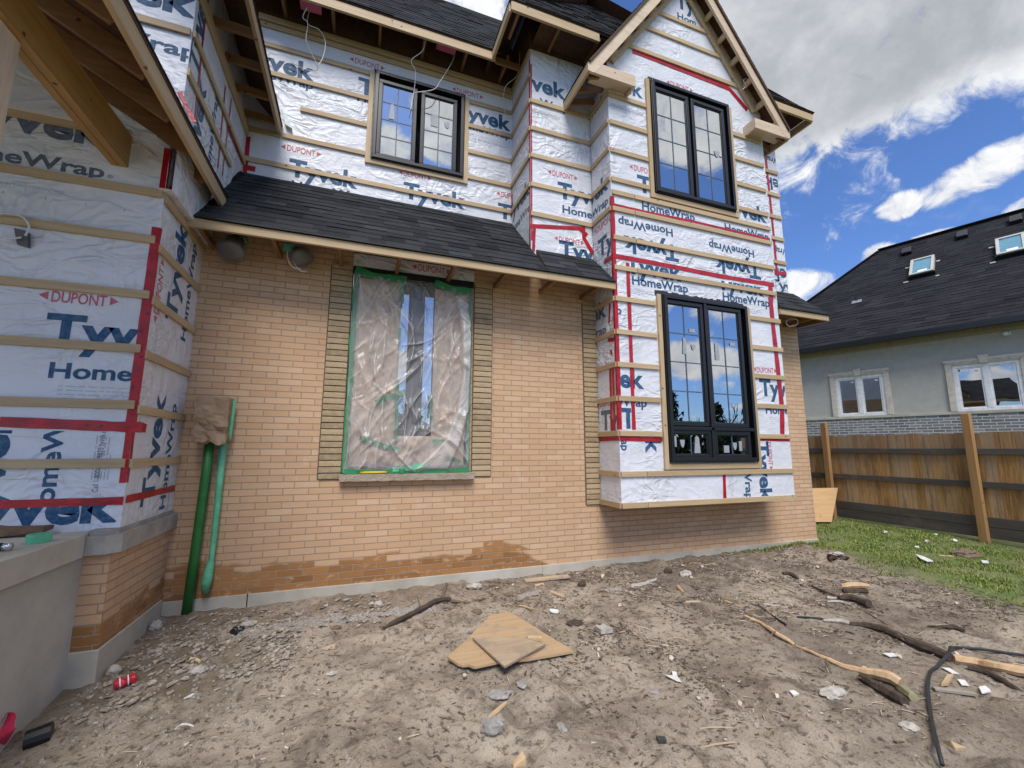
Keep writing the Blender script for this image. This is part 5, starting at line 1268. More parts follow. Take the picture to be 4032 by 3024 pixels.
def stick(rays, rad, m, label, name='stick', cat='stick', up=None, n=7, group=None, wob=.004, seed=0):
    P = [G(q) for q in rays]; mb = MB(); rr = rad if hasattr(rad, '__len__') else [rad]*len(P)
    P = [p+Vector((0, 0, rr[i]*.7+(up[i] if up else 0))) for i, p in enumerate(P)]
    B = bez(P, 6); R_ = [rr[min(len(rr)-1, int(k/6))]*(1-(k % 6)/6)+rr[min(len(rr)-1, int(k/6)+1)]*((k % 6)/6) for k in range(len(B))]
    B = [b+Vector((noise.noise(b*14+Vector((seed, 0, 0))), noise.noise(b*14+Vector((0, seed, 3))), noise.noise(b*14)*.5))*wob*2 for b in B]
    mb.tube(B, [r_*(1+.18*noise.noise(b*22)) for r_, b in zip(R_, B)], n)
    return thing(name, mb, m, label, cat, False, group=group)
def plank(r0, r1, wd, th, m, label, name='wood_scrap', cat='wood scrap', rise=0.0, group=None, taper=1.0):
    a, b = G(r0), G(r1); d = (b-a); d.z = 0; d.normalize(); n_ = Vector((-d.y, d.x, 0)); mb = MB(); z0 = .004
    a = a+Vector((0, 0, z0)); b = b+Vector((0, 0, z0+rise))
    mb.hexa([a-n_*wd/2, b-n_*wd/2*taper, b+n_*wd/2*taper, a+n_*wd/2, a-n_*wd/2+Vector((0, 0, th)), b-n_*wd/2*taper+Vector((0, 0, th)), b+n_*wd/2*taper+Vector((0, 0, th)), a+n_*wd/2+Vector((0, 0, th))])
    return thing(name, mb, m, label, cat, bevel=.0015, group=group)
def flat(rays, th, m, label, name, cat, lift=.006):
    P = [G(q, lift) for q in rays]; mb = MB()
    c = sum(P, Vector())/len(P); n_ = (P[1]-P[0]).cross(P[2]-P[0])
    if n_.z < 0: P = P[::-1]
    mb.prism(P, (0, 0, th)); return thing(name, mb, m, label, cat)
# broken plywood sheet and the piece on it
B0 = [G2(490, 525), G2(455, 548), G2(400, 560), G2(375, 575), G2(310, 650), G2(200, 775), G2(105, 875), G2(140, 890), G2(175, 912), G2(210, 938), G2(245, 935), G2(285, 952), G2(450, 915), G2(640, 885), G2(955, 828), G2(760, 690), G2(600, 590)]
Pc = [G(q) for q in B0]; zs_ = sum(p.z for p in Pc)/len(Pc)
zt_ = max(max(p.z for p in Pc)-.012, zs_)+.012
mb = MB(); mb.prism([Vector((p.x, p.y, p.z*.25+zt_*.75)) for p in Pc[::-1]], (0, 0, .016)); thing('broken_plywood', mb, m_wood('site_plywood', 'x', (.58, .42, .25), (.44, .30, .165), dirt=.7), 'broken plywood sheet with one torn corner lying flat on the dirt', 'plywood')
zt_ += .018
onp = lambda r, h=0: Vector(on_z(r, zt_+h))
mb = MB(); Pp = [onp(q) for q in (G2(272, 710), G2(345, 706), G2(500, 712), G2(640, 718), G2(765, 752), G2(700, 790), G2(590, 845), G2(488, 905))]
mb.prism(Pp[::-1] if (Pp[1]-Pp[0]).cross(Pp[3]-Pp[0]).z < 0 else Pp, (0, 0, .014)); thing('plywood_offcut', mb, PLYD, 'smaller muddy plywood offcut lying on top of the broken sheet', 'plywood')
zt_ += .016
mb = MB(); a, b = onp(G2(640, 700)), onp(G2(735, 720)); mb.hexa([a+Vector((0, -.02, 0)), b+Vector((0, -.03, 0)), b+Vector((.01, .03, 0)), a+Vector((0, .015, 0)), a+Vector((0, -.015, .012)), b+Vector((-.005, -.025, .032)), b+Vector((.01, .025, .03)), a+Vector((0, .012, .012))]); thing('wood_wedge', mb, CHIP, 'brown wedge of wood on the muddy plywood offcut', 'wood scrap', bevel=.002)
mb = MB(); mb.tube([onp(G2(490, 902), .004), onp(G2(600, 840), .006), onp(G2(760, 745), .012)], [.004, .005, .003], 6); thing('twig', mb, TWIG, 'thin twig lying along the edge of the muddy plywood offcut', 'twig')
# white lid
p = G(G2(820, 530), .012); mb = MB(); mb.tube([(p.x, p.y, p.z-.006), (p.x+.002, p.y, p.z+.006), (p.x+.002, p.y, p.z+.0065)], [.046, .045, .038], 20); thing('white_disc', mb, WHITE, 'round white plastic lid lying behind the broken plywood', 'lid')
rock(G2(450, 1090), .075, .045, .022, 'flat grey stone chunk in front of the broken plywood', seed=2)
rock(G2(405, 1325), .060, .042, .045, 'pointed grey stone below the flat grey chunk', seed=5)
p = G(G2(1150, 655)); mb = MB(); mb.prism([(p.x-.055, p.y-.05, p.z), (p.x+.06, p.y-.055, p.z), (p.x+.035, p.y+.06, p.z), (p.x+.012, p.y+.06, p.z), (p.x+.005, p.y+.035, p.z), (p.x-.02, p.y+.035, p.z), (p.x-.03, p.y+.055, p.z), (p.x-.05, p.y+.05, p.z)], (0, .0, .035)); thing('notched_block', mb, CHALK, 'small notched concrete block right of the broken plywood', 'block', bevel=.004)
rock(G3(775, 1195), .105, .052, .030, 'large pale flat stone slab between the branch and the hose', CHALK, 7)
rock(G3(1268, 1405), .052, .042, .018, 'pale angular rubble piece near the lower end of the hose', CHALK, 8)
rock(G1(1458, 418), .045, .03, .028, 'squarish pale stone by the footing above the gravel strip', CHALK, 9)
rock(G1(165, 555), .045, .035, .05, 'white rubble lump in the corner beside the pier footing', CHALK, 10)
rock(Z8(605, 1155), .042, .03, .036, 'pale stone on the slope above the red can', CHALK, 11)
rock(G1(705, 530), .065, .04, .02, 'beige flat stone beside the black plastic scrap', CHALK, 12)
rock(G1(1190, 820), .042, .03, .016, 'small pale stone alone in the bare dirt', CHALK, 13)
rock(G2(1700, 285), .075, .05, .045, 'white rubble lump in the dark debris by the footing', CHALK, 14)
rock(G2(285, 365), .085, .05, .03, 'broad white rubble at the foot of the wall behind the plywood', CHALK, 15)
rock(G2(1490, 1065), .035, .022, .010, 'flat bluish stone right of centre in the dirt', ROCK, 16)
rock(G2(600, 1018), .03, .05, .012, 'narrow grey stone flake below the plywood', ROCK, 17)
rock(G2(870, 1305), .025, .05, .012, 'half buried long grey stone near the bottom edge', ROCK, 18)
# torn paper
flat([G2(1560, 962), G2(1615, 970), G2(1610, 938), G2(1640, 945), G2(1648, 975), G2(1676, 1012), G2(1640, 1005)], .004, PAP, 'torn scrap of white paper on bare dirt', 'paper_scrap', 'paper', .012)
flat([G3(1095, 940), G3(1160, 938), G3(1208, 955), G3(1140, 962)], .006, PAP, 'white flat shard above the left end of the hose bend', 'plaster_shard', 'shard', .01)
flat([G3(500, 1182), G3(530, 1178), G3(563, 1200), G3(528, 1212)], .010, PAP, 'small square cream shard left of the pale slab', 'plaster_shard', 'shard', .006)
flat([G3(1480, 1505), G3(1530, 1510), G3(1628, 1550), G3(1560, 1556)], .012, CHIP, 'pale triangular wood splinter near the bottom right', 'wood_scrap', 'wood scrap', .006)
flat([G3(1470, 1030), G3(1520, 1035), G3(1585, 1072), G3(1540, 1070)], .006, PAP, 'white paper strip beside the peeled branch end', 'paper_scrap', 'paper', .01)
flat([G3(1510, 1085), G3(1550, 1080), G3(1515, 1140), G3(1470, 1145)], .018, CHIP, 'tan rectangular wood offcut beside the white strips', 'wood_scrap', 'wood scrap', .006)
flat([G3(1575, 1110), G3(1620, 1115), G3(1650, 1150), G3(1600, 1145)], .006, PAP, 'white curled shard right of the tan offcut', 'plaster_shard', 'shard', .012)
flat([G3(1710, 1160), G3(1760, 1152), G3(1790, 1190), G3(1730, 1200)], .008, PAP, 'white shard at the right end of the long grey slat', 'plaster_shard', 'shard', .012)
plank(G3(1420, 1165), G3(1690, 1200), .035, .016, m_wood('grey_slat', 'x', (.40, .36, .30), (.28, .25, .20), False), 'long grey wooden slat lying right of the hose')
plank(G3(1780, 1125), G3(1950, 1190), .035, .014, m_wood('grey_slat_b', 'x', (.36, .33, .27), (.26, .22, .18), False), 'short grey slat at the right edge below the peeled branch')
# branches
stick([G3(215, 695), G3(320, 745), G3(420, 810), G3(530, 880)], [.010, .014, .017, .013], LOGP, 'peeled pale branch piece lying left of the long tapering branch', 'branch', 'branch')
stick([G3(545, 885), G3(700, 955), G3(850, 1025), G3(1000, 1080), G3(1130, 1120), G3(1210, 1165)], [.009, .013, .019, .028, .036, .034], LOGP, 'long tapering branch with a thick broken end in front of the hose', 'branch', 'branch', up=[0, 0, 0, .01, .02, .02])
stick([G3(950, 1090), G3(1060, 1160), G3(1150, 1215), G3(1240, 1262)], [.02, .034, .044, .03], LOGB, 'dark barky stump end under the long tapering branch', 'log', 'log')
stick([G3(1215, 1180), G3(1290, 1225)], [.035, .028], m_noise('mossy_end', (.33, .30, .17), (.22, .2, .1), 12, .9, .5), 'mossy yellowish log end at the tip of the tapering branch', 'log', 'log')
stick([G3(715, 725), G3(800, 730), G3(880, 742)], [.012, .02, .018], CHALK, 'short whitish weathered branch at the start of the dark branch', 'branch', 'branch')
stick([G3(880, 745), G3(990, 765), G3(1100, 800), G3(1250, 870), G3(1400, 930), G3(1530, 985)], [.014, .026, .032, .034, .036, .034], LOGB, 'long dark barked branch lying behind the hose', 'branch', 'branch', up=[0, .0, .01, .01, .01, .01])
stick([G3(1540, 980), G3(1700, 1010), G3(1850, 1040), G3(2010, 1070)], [.030, .032, .034, .036], LOGP, 'smooth peeled tan branch at the right edge crossing under the hose', 'branch', 'branch')
stick([G3(1640, 1030), G3(1800, 1080), G3(1900, 1140), G3(2010, 1205)], [.022, .022, .018, .014], LOGB, 'dark side branch below the smooth peeled branch', 'branch', 'branch')
stick([G3(1090, 785), G3(1180, 805), G3(1250, 835)], [.006, .008, .006], STRAW, 'pale stick resting along the dark branch')
stick([G3(240, 420), G3(330, 465), G3(430, 500), G3(540, 545)], [.006, .008, .008, .006], STRAW, 'thin curved pale stick in the upper dirt below the footing')
stick([G3(90, 600), G3(190, 635)], [.012, .009], LOGP, 'short pale broken stick left of the black rod')
stick([G3(300, 622), G3(390, 690), G3(480, 750)], .008, DRIP, 'straight thin black rod lying on the dirt', 'plastic_rod', 'rod', wob=0)
stick([G3(548, 700), G3(640, 704), G3(720, 714)], .008, DRIP, 'short bent black rod beside the whitish branch', 'plastic_rod', 'rod', wob=0)
stick([G3(340, 620), G3(410, 628), G3(490, 640)], [.012, .010, .007], CHALK, 'short bone white stick right of the black rod')
stick([G3(460, 425), G3(510, 432), G3(555, 455)], [.02, .026, .016], LOGB, 'stubby dark log with pale split top below the footing', 'log', 'log')
stick([G3(550, 455), G3(640, 466), G3(740, 475)], [.006, .008, .005], STRAW, 'thin pale stick beside the stubby dark log')
stick([G3(640, 500), G3(760, 555), G3(830, 585)], [.008, .014, .020], LOGB, 'dark root leading to the rotten wood pile')
stick([G3(840, 525), G3(920, 525), G3(1000, 518)], [.028, .032, .022], LOGP, 'pale rotten wood chunk on top of the wood pile', 'log', 'log', up=[.02, .03, .02])
stick([G3(845, 540), G3(930, 545), G3(1000, 540)], [.024, .028, .02], LOGB, 'dark rotten wood chunk under the pale one', 'log', 'log')
stick([G3(815, 585), G3(900, 600), G3(1010, 630)], [.022, .036, .034], LOGB, 'thick brown rotten log at the front of the wood pile', 'log', 'log', up=[0, .01, .01])
stick([G3(740, 580), G3(815, 582)], [.014, .014], CHALK, 'white splintered stick left of the rotten log')
stick([G3(740, 602), G3(820, 604), G3(890, 622)], [.010, .012, .010], CHALK, 'white curved splinter in front of the rotten log')
stick([G3(945, 645), G3(1030, 690), G3(1125, 750)], [.008, .007, .004], TWIG, 'thin dark twig pointing down from the rotten log', 'twig', 'twig')
stick([G3(1380, 755), G3(1480, 765), G3(1550, 775), G3(1615, 795)], [.005, .012, .026, .020], LOGB, 'dark pointed root near the lawn', 'root', 'root')
def side_twig(r0, r1, h, label):
    a, b = G(r0, .02), G(r1, h); mb = MB(); mb.tube(bez([a, a.lerp(b, .5)+Vector((.01, .01, .012)), b], 5), [.0075-.0005*k for k in range(11)], 6)
    thing('twig', mb, TWIG, label, 'twig')
side_twig(G3(735, 985), G3(770, 1060), .006, 'straight dark twig leaning on the long tapering branch')
side_twig(G3(410, 805), G3(375, 850), .006, 'short forked twig under the peeled pale branch piece')
side_twig(G3(1230, 862), G3(1195, 868), .07, 'curled twig sticking up from the long dark branch')
side_twig(G3(930, 1100), G3(1090, 1165), .008, 'thin twig lying beneath the tapering branch')
side_twig(G3(1450, 1010), G3(1540, 1030), .01, 'dark stub beside the hose and the dark branch')
# root with upright stubs near the left footing
stick([G1(1480, 560), G1(1560, 530), G1(1640, 490), G1(1720, 455), G1(1800, 415), G1(1880, 398)], [.010, .020, .022, .022, .024, .02], LOGB, 'knobbly dark root lying parallel to the footing', 'root', 'root', up=[0, .01, .01, .02, .02, .01])
p0 = G(G1(1815, 405)); mb = MB(); mb.tube([p0, p0+Vector((.05, .02, .10)), p0+Vector((.075, .04, .17))], [.02, .018, .016], 7); thing('root_stub', mb, TWIG, 'thick stub standing up at the end of the knobbly root', 'root')
p0 = G(G1(1705, 465)); mb = MB(); mb.tube([p0, p0+Vector((-.01, .02, .08)), p0+Vector((-.035, .03, .15))], [.009, .007, .005], 6); thing('root_stub', mb, TWIG, 'thin upright twig on the middle of the knobbly root', 'root')
stick([G1(1880, 400), G1(1980, 405), G1(2080, 378)], [.014, .010, .006], TWIG, 'forked tail of the knobbly root reaching right', 'root', 'root')
stick([G1(850, 662), G1(780, 700), G1(680, 745)], [.003, .005, .004], TWIG, 'thin dark twig in the bare dirt left of centre', 'twig', 'twig')
# by the footing
plank(G2(620, 325), G2(920, 295), .10, .018, PLYD, 'dusty reddish board lying flat against the footing', 'flat_board', 'board')
plank(G2(690, 355), G2(750, 345), .045, .012, CHIP, 'tiny pinkish block in front of the dusty reddish board')
plank(G2(790, 395), G2(885, 435), .04, .016, CHIP, 'short slanted wood block in front of the dusty board')
plank(G2(590, 488), G2(700, 520), .035, .010, CHIP, 'yellow pointed wood chip behind the white lid', taper=.15)
stick([G2(1335, 375), G2(1420, 350), G2(1505, 312)], [.03, .022, .012], CHALK, 'whitish forked driftwood piece near the footing', 'log', 'log')
rock(G2(1005, 355), .05, .035, .04, 'rough brown clod by the footing', LOGB, 21, 'dirt_clod', 'clod'); rock(G2(1585, 265), .055, .035, .045, 'dark rotten stump piece beside the white rubble lump', LOGB, 22, 'wood_chunk', 'wood scrap')
rock(G2(1090, 360), .04, .03, .04, 'orange brown wood knot by the footing', TWIG, 23, 'wood_knot', 'wood scrap'); rock(G2(525, 432), .035, .03, .04, 'brown lump left of the slanted wood block', TWIG, 24, 'dirt_clod', 'clod')
stick([G2(1480, 435), G2(1560, 480), G2(1640, 520)], [.006, .009, .006], TWIG, 'dark stick in the damp soil under the bay window')
stick([G2(1650, 365), G2(1690, 410)], [.02, .014], LOGP, 'stubby pale stick under the bay window')
stick([G2(1700, 468), G2(1790, 466), G2(1845, 490)], [.012, .012, .006], STRAW, 'pale stick lying level under the bay window')
stick([G2(1970, 462), G2(2060, 495)], [.012, .01], LOGP, 'pale broken stick right of the bay window')
stick([G2(1750, 230), G2(1830, 215), G2(1900, 202)], [.006, .007, .005], STRAW, 'straw coloured stick leaning by the footing grass')
stick([G2(1135, 550), G2(1200, 588)], [.007, .006], TWIG, 'short dark splinter behind the notched block'); stick([G2(1262, 602), G2(1298, 655)], [.009, .009], TWIG, 'dark upright splinter right of the notched block')
stick([G2(1390, 625), G2(1396, 672)], [.006, .006], STRAW, 'small straw splinter right of the notched block'); stick([G2(1350, 670), G2(1388, 695)], [.009, .005], LOGP, 'orange splinter below the straw splinter')
rock(G2(960, 610), .075, .06, .022, 'dark clump of earth behind the plywood corner', m_noise('dark_loam', (.10, .075, .055), (.06, .045, .032), 20, 1, 1, .02), 26, 'dirt_clod', 'clod')
rock(G2(300, 535), .05, .04, .025, 'brown clump with splinters left of the plywood top corner', TWIG, 27, 'dirt_clod', 'clod')
stick([G2(1790, 1312), G2(1900, 1305), G2(2010, 1306)], [.004, .005, .004], STRAW, 'thin straight straw stick near the bottom edge', wob=.001); stick([G2(1800, 1440), G2(1900, 1420), G2(2035, 1404)], [.004, .006, .005], STRAW, 'second thin straw stick closest to the bottom edge', wob=.001)
stick([G2(365, 1262), G2(430, 1205), G2(495, 1150)], [.008, .014, .012], CHIP, 'splintered wood scrap above the pointed grey stone'); stick([G2(740, 1452), G2(775, 1412)], .004, STRAW, 'tiny pale splinter near the bottom centre')
plank(G2(1510, 1398), G2(1568, 1402), .03, .02, m_plain('black_rubber', (.05, .048, .045), .7), 'small black rubber block with a stick tail near the bottom edge', 'rubber_block', 'scrap')
stick([G2(1570, 1406), G2(1645, 1408)], .004, TWIG, 'twig touching the small black rubber block', 'twig', 'twig')
p = G(G2(580, 1550)); mb = MB(); mb.hexa([p+Vector((-.035, -.02, 0)), p+Vector((.035, -.02, 0)), p+Vector((.033, .025, 0)), p+Vector((-.03, .02, 0)), p+Vector((-.032, -.015, .012)), p+Vector((.033, -.018, .04)), p+Vector((.03, .022, .045)), p+Vector((-.02, .018, .014))]); thing('wood_wedge', mb, CHIP, 'yellow wood wedge at the bottom edge of the view', 'wood scrap', bevel=.002)
rock(G1(640, 578), .05, .03, .035, 'crumpled black plastic scrap on the rubble slope', m_plain('black_plastic', (.012, .012, .013), .3), 31, 'plastic_scrap', 'plastic')
p = G(Z8(200, 1520)); mb = MB(); mb.tube([(p.x-.05, p.y-.01, p.z+.02), (p.x+.05, p.y+.02, p.z+.03)], [.05, .055], 12); thing('black_pipe_end', mb, m_plain('black_pipe', (.008, .008, .009), .4), 'black plastic pipe end poking out beside the porch wall', 'pipe')
stick([G1(365, 735), G1(410, 742), G1(420, 755)], [.010, .013, .008], m_plain('yellow_foam', (.72, .60, .30), .7), 'pale yellow bent scrap on the rubble slope', 'foam_scrap', 'scrap'); stick([G1(330, 965), G1(380, 950), G1(425, 935)], [.004, .012, .003], PAP, 'white sliver on the slope right of the red can', 'sliver', 'scrap')
stick([G1(280, 1140), G1(320, 1115), G1(360, 1118), G1(390, 1122)], [.004, .006, .006, .003], PAP, 'thin curled white strip on the bare slope', 'plastic_strip', 'scrap')
stick([G1(715, 572), G1(765, 570)], [.010, .008], CHIP, 'yellowish wood chip beside the black plastic scrap', 'wood_scrap', 'wood scrap'); rock(G1(1215, 555), .04, .03, .018, 'dark broken board bit at the end of the gravel strip', TWIG, 33, 'wood_chunk', 'wood scrap')
flat([G1(1195, 690), G1(1130, 675), G1(1150, 660), G1(1215, 640)], .004, PLYD, 'faint brown flat chip in the bare dirt', 'wood_scrap', 'wood scrap', .002)
rock(G1(410, 810), .06, .04, .03, 'tan broken clod on the rubble slope', CHALK, 35)
# crumpled red can
p = G(Z8(665, 1225)); ca = empty('drink_can', (p.x, p.y, p.z), 'crumpled red and white drink can at the foot of the pier', 'can')
RED = m_plain('red_can', (.52, .02, .04), .35)
ax_ = Vector((.85, .35, .12)).normalized(); mb = MB()
mb.tube([p+Vector((0, 0, .034))+ax_*q for q in (-.058, -.052, -.02, .0, .025, .052, .058)], [.022, .032, .030, .024, .031, .032, .022], 14)
for k, v in enumerate(mb.v):
    q = Vector(v); mb.v[k] = tuple(q+Vector((0, noise.noise(q*30)*.016, noise.noise(q*30+Vector((4, 0, 0)))*.016)))
mb.build('can_body', RED, ca); mb = MB()
for q in (-.03, .012): mb.tube([p+Vector((0, 0, .034))+ax_*q, p+Vector((0, 0, .034))+ax_*(q+.007)], .0345, 14, cap=False)
mb.build('white_band', WHITE, ca, smooth=True)
# red survey flag by the porch wall
p = G(Z8(30, 1590)); fl = empty('marker_flag', (p.x, p.y, p.z), 'red plastic marker flag on a wire stake beside the porch wall', 'flag')
a, b, c, d = [on_y(Z8(*q), p.y) for q in ((40, 1362), (106, 1432), (0, 1560), (-30, 1480))]
mb = MB(); n = 8
for i in range(n):
    for j in range(n):
        def qq(i, j):
            u, v = i/n, j/n; r_ = (a*(1-u)+b*u)*(1-v)+(d*(1-u)+c*u)*v; return r_+Vector((0, .03*math.sin(u*5+v*3), 0))
        mb.quad(qq(i, j), qq(i+1, j), qq(i+1, j+1), qq(i, j+1))
mb.build('flag_sheet', m_plain('red_flag', (.72, .04, .10), .45), fl, smooth=True)
mb = MB(); mb.tube([a, d, Vector((d.x-.01, d.y, p.z-.05))], .003, 6); mb.build('wire_stake', STEEL, fl)
# hose
stick([G3(2010, 955), G3(1900, 940), G3(1750, 918), G3(1620, 908), G3(1560, 915), G3(1535, 950), G3(1525, 1000), G3(1450, 1030), G3(1405, 1060), G3(1385, 1140), G3(1392, 1250), G3(1405, 1350), G3(1425, 1450), G3(1450, 1560), G3(1480, 1680)],
      .0105, m_plain('black_hose', (.022, .023, .026), .45), 'black rubber hose curving over the dirt at the right', 'garden_hose', 'hose', up=[.008, .008, .008, .01, .02, .06, .07, .015, .012, .012, .012, .014, .018, .02, .02], n=10, wob=0)
# tree stump cut white on top and lawn litter
p = G(G3(805, 335)); stp = empty('tree_stump', (p.x, p.y, p.z), 'small cut stump with a whitish top at the lawn edge', 'stump')
mb = MB(); mb.blob((p.x, p.y, p.z+.02), .12, .10, .075, 41, 3, .5); mb.build('stump_base', LOGB, stp)
mb = MB(); mb.blob((p.x, p.y, p.z+.085), .10, .075, .022, 42, 3, .6); mb.build('stump_top', CHALK, stp)
LAB = ('white scrap on the lawn nearest the fence rail', 'white crumpled scrap in the middle of the lawn', 'small white scrap left of the fence post foot', 'flat white scrap before the fence post foot', 'white scrap beside the brown dead patch of lawn')
for k, (r_, sx) in enumerate(((N2(713, 1478), .05), (N2(1015, 1545), .045), (N2(1080, 1497), .04), (N2(1215, 1538), .06), (N2(945, 1590), .05))):
    q = G(r_); mb = MB(); mb.blob((q.x, q.y, q.z+.03), sx*.7, sx*.5, .018, 50+k, 2, .9); thing('litter_scrap', mb, PAP, LAB[k], 'litter', group='white scraps on the lawn')
flat([G3(1305, 315), G3(1360, 330), G3(1420, 360), G3(1380, 362), G3(1340, 345)], .01, PAP, 'long torn white wrapper lying on the grass', 'paper_scrap', 'litter', .035)
flat([G3(1725, 355), G3(1770, 360), G3(1775, 372), G3(1735, 370)], .012, PAP, 'flat white card lying on the grass at the right', 'paper_scrap', 'litter', .035)
plank(G3(1450, 308), G3(1545, 314), .03, .016, CHIP, 'yellow wood strip lying on the grass', 'wood_scrap', rise=.0)
q = G(G3(1625, 298)); mb = MB(); mb.blob((q.x, q.y, q.z+.02), .22, .12, .05, 61, 3, .7); thing('grass_clod', mb, TWIG, 'brown dead tuft on the lawn before the fence', 'clod')

# ------------------------------------------------------------------ stuff: gravel, chips, litter, grass
rg = random.Random(77)
def scatter(n, regions, fn, clump=1.0):
    mb = MB()
    while len(mb.f) < n:
        rr = rg.choices(regions, [r[4] for r in regions])[0]
        x, y = rg.uniform(rr[0], rr[1]), rg.uniform(rr[2], rr[3])
        if y > -.03 and x < 7: continue
        if x < -1.72 or (x < -1.55 and y > -1.1): continue
        if clump and rg.random() > .12+sstep(-.12, .30, noise.noise(Vector((x*1.5+clump, y*1.5, 2)))+.5*noise.noise(Vector((x*4.3, y*4.3+clump, 5)))): continue
        fn(mb, x, y, ground_z(x, y))
    return mb
def pebble(mb, x, y, z):
    s_ = rg.uniform(.004, .013)*(1.7 if rg.random() < .08 else 1); i0 = len(mb.v); a0 = rg.uniform(0, 6)
    pts = [(math.cos(a0+k*1.257)*s_*rg.uniform(.7, 1.3), math.sin(a0+k*1.257)*s_*rg.uniform(.6, 1.1)) for k in range(5)]
    mb.v += [(x+a, y+b, z-.002) for a, b in pts]+[(x+a*.6, y+b*.6, z+s_*rg.uniform(.5, .9)) for a, b in pts]
    for k in range(5): mb.f.append([i0+k, i0+(k+1) % 5, i0+5+(k+1) % 5, i0+5+k])
    mb.f.append([i0+5+k for k in range(5)])
ga, gb_ = G(G1(700, 570)), G(G1(1700, 440))
strip = []
for k in range(10):
    q = ga.lerp(gb_, k/9); strip.append((q.x-.12, q.x+.14, q.y-.09, q.y+.06, 2))
gq = G(G2(660, 410)); strip.append((gq.x-.12, gq.x+.12, gq.y-.05, gq.y+.05, 4)); gq = G(G2(1200, 385)); strip.append((gq.x-.12, gq.x+.12, gq.y-.05, gq.y+.05, 4))
props(scatter(24000, strip+[(-1.6, -.3, -1.9, -.3, 5)], pebble, 0).build('gravel', m_noise('gravel_grey', (.44, .40, .35), (.22, .19, .16), 90, .95, 0)), kind='stuff')
props(scatter(9000, [(-1.6, 6.5, -3.2, -.05, 10), (1.0, 6.3, -1.2, -.05, 6)], pebble).build('small_stones', m_noise('stone_mix', (.40, .35, .29), (.20, .165, .13), 30, .95, 0)), kind='stuff')
def sliver(mb, x, y, z):
    l = rg.uniform(.008, .03)*(2.4 if rg.random() < .08 else 1); w_ = l*rg.uniform(.10, .4); a = rg.gauss(-.5, .8); d = Vector((math.cos(a), math.sin(a), rg.uniform(-.12, .12))); n_ = Vector((-math.sin(a), math.cos(a), rg.uniform(-.3, .3)))*w_/2
    p = Vector((x, y, z+.004)); t_ = rg.uniform(.0015, .006)
    mb.hexa([p-d*l/2-n_, p+d*l/2-n_*.5, p+d*l/2+n_*.5, p-d*l/2+n_]+[q+Vector((0, 0, t_)) for q in (p-d*l/2-n_, p+d*l/2-n_*.5, p+d*l/2+n_*.5, p-d*l/2+n_)])
chips = [(1.5, 6.6, -2.2, -.06, 10), (2.0, 6.3, -3.4, -1.2, 5), (.8, 3.2, -1.0, -.1, 3)]
props(scatter(9000, chips, sliver).build('wood_chips', m_noise('chip_mix', (.50, .40, .28), (.26, .19, .125), 30, .9, 0)), kind='stuff')
props(scatter(40000, [(-1.4, 6.6, -3.3, -.06, 8), (1.4, 6.4, -2.6, -.06, 22)], sliver).build('dark_bark_bits', m_noise('bark_mix', (.17, .125, .088), (.06, .044, .032), 30, .95, 0)), kind='stuff')
def flake(mb, x, y, z):
    s_ = .007+.034*rg.random()**2.2; a0 = rg.uniform(0, 6); tl_ = Vector((rg.uniform(-.35, .35), rg.uniform(-.35, .35), 1)).normalized(); n_ = rg.choice((4, 5, 6))
    ax = tl_.orthogonal().normalized(); ay = tl_.cross(ax); p = Vector((x, y, z+s_*.25))
    mb.prism([p+ax*math.cos(a0+k*6.283/n_)*s_*rg.uniform(.6, 1.2)+ay*math.sin(a0+k*6.283/n_)*s_*rg.uniform(.35, .75) for k in range(n_)], tl_*rg.uniform(.003, .010))
def splint(mb, x, y, z):
    l = rg.uniform(.03, .13); a = rg.gauss(-.45, .6); d = Vector((math.cos(a), math.sin(a), rg.uniform(-.10, .16))); p = Vector((x, y, z+.006)); r_ = rg.uniform(.0012, .0042)
    mb.tube([p-d*l/2, p+Vector((rg.uniform(-.006, .006), rg.uniform(-.006, .006), .003)), p+d*l/2], [r_*.6, r_, r_*.4], 5)
rub = [(-1.55, -.35, -1.45, -.15, 10), (-1.5, .4, -.8, -.12, 5)]
props(scatter(6200, rub, flake, 3.0).build('rubble_flakes', m_noise('rubble_mix', (.52, .45, .36), (.17, .13, .095), 30, .95, 0)), kind='stuff')
props(scatter(5200, [(1.2, 6.4, -1.2, -.05, 8), (2.2, 6.4, -3.2, -1.0, 8), (-1.5, 1.2, -2.8, -.2, 2)], splint).build('brown_twigs', m_noise('twig_mix', (.22, .15, .10), (.10, .07, .048), 30, .9, 0)), kind='stuff')
props(scatter(3800, [(1.2, 6.4, -1.2, -.05, 8), (2.2, 6.4, -3.2, -1.0, 9), (-1.5, 1.2, -2.8, -.2, 1)], splint).build('pale_straw', m_noise('straw_mix', (.60, .50, .36), (.40, .31, .21), 30, .9, 0)), kind='stuff')
props(scatter(900, [(1.0, 6.4, -2.8, -.06, 8), (-1.5, 1, -2.8, -.2, 2)], flake).build('pale_chips', m_noise('pale_chip_mix', (.62, .55, .45), (.36, .29, .21), 45, .9, 0)), kind='stuff')
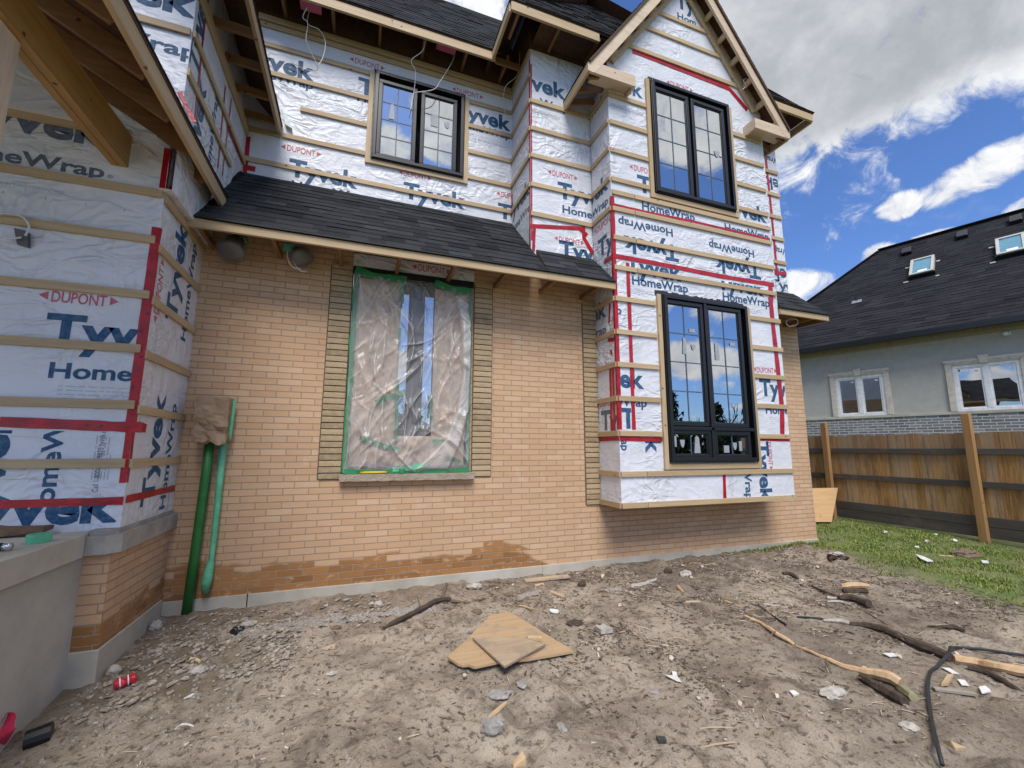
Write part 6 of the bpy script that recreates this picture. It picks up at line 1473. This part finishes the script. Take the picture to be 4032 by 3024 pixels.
props(scatter(1500, [(-1.6, 0, -2.4, -.1, 6), (1.0, 6.6, -3.0, -.06, 10)], sliver).build('pale_shavings', m_noise('shaving_mix', (.68, .63, .54), (.50, .44, .36), 30, .9, 0)), kind='stuff')
gr = MB(); N_ = 0
rg = random.Random(5)
while N_ < 60000:
    if rg.random() < .012:
        x = rg.uniform(4.6, 7.0); y = -abs(rg.gauss(0, .05))-.03; dens = sstep(4.6, 6.4, x)*.9; hh = 1.6
    elif rg.random() < .80: x = rg.uniform(5.6, 9.6); y = rg.uniform(-3.4, 2.6); dens = 1; hh = 1
    else: x = rg.uniform(7, 9.6); y = rg.uniform(2.6, 6); dens = 1; hh = 1
    if x < 7.0 and y > -.02: continue
    if hh == 1:
        e = 6.75+.28*min(0, y+.15); k = x-e+noise.noise(Vector((x*1.3, y*1.3, 0)))*.8+noise.noise(Vector((x*4, y*4, 3)))*.45
        dens = sstep(-.25, .55, k)*(.25+.75*sstep(-.35, .25, noise.noise(Vector((x*2.2, y*2.2, 8)))+.4*noise.noise(Vector((x*6, y*6, 8)))))
    if rg.random() > dens: N_ += .3; continue
    z = ground_z(x, y); h = rg.uniform(.016, .045)*hh*(.55+.45*dens); a = rg.uniform(0, 6.28); b = rg.uniform(.3, 1.1); w_ = rg.uniform(.003, .006)
    d = Vector((math.cos(a), math.sin(a), 0)); n_ = Vector((-d.y, d.x, 0))*w_; p = Vector((x, y, z-.004)); m_ = p+d*h*b*.4+Vector((0, 0, h*.7)); t_ = p+d*h*b+Vector((0, 0, h))
    tn = rg.random()
    gr.poly((p-n_, p+n_, m_+n_*.7, m_-n_*.7), tone=tn); gr.poly((m_-n_*.7, m_+n_*.7, t_), tone=tn); N_ += 1
m, t, b = mat('grass_blades', Roughness=.6); at = t.new('ShaderNodeAttribute', attribute_name='tone').outputs['Fac']
c = t.mix(at, (.11, .17, .018), (.25, .31, .05)); c = t.mix(t.sm(at, .90, .93), c, (.38, .32, .14)); c = t.mix(t.sm(t.noise(t.obj(), 1.3, 4, .6), .45, .7, 0, .7), c, (.13, .15, .04))
t.set(b.inputs['Base Color'], c); b.inputs['Subsurface Weight'].default_value = 0
props(gr.build('grass', m), kind='stuff')
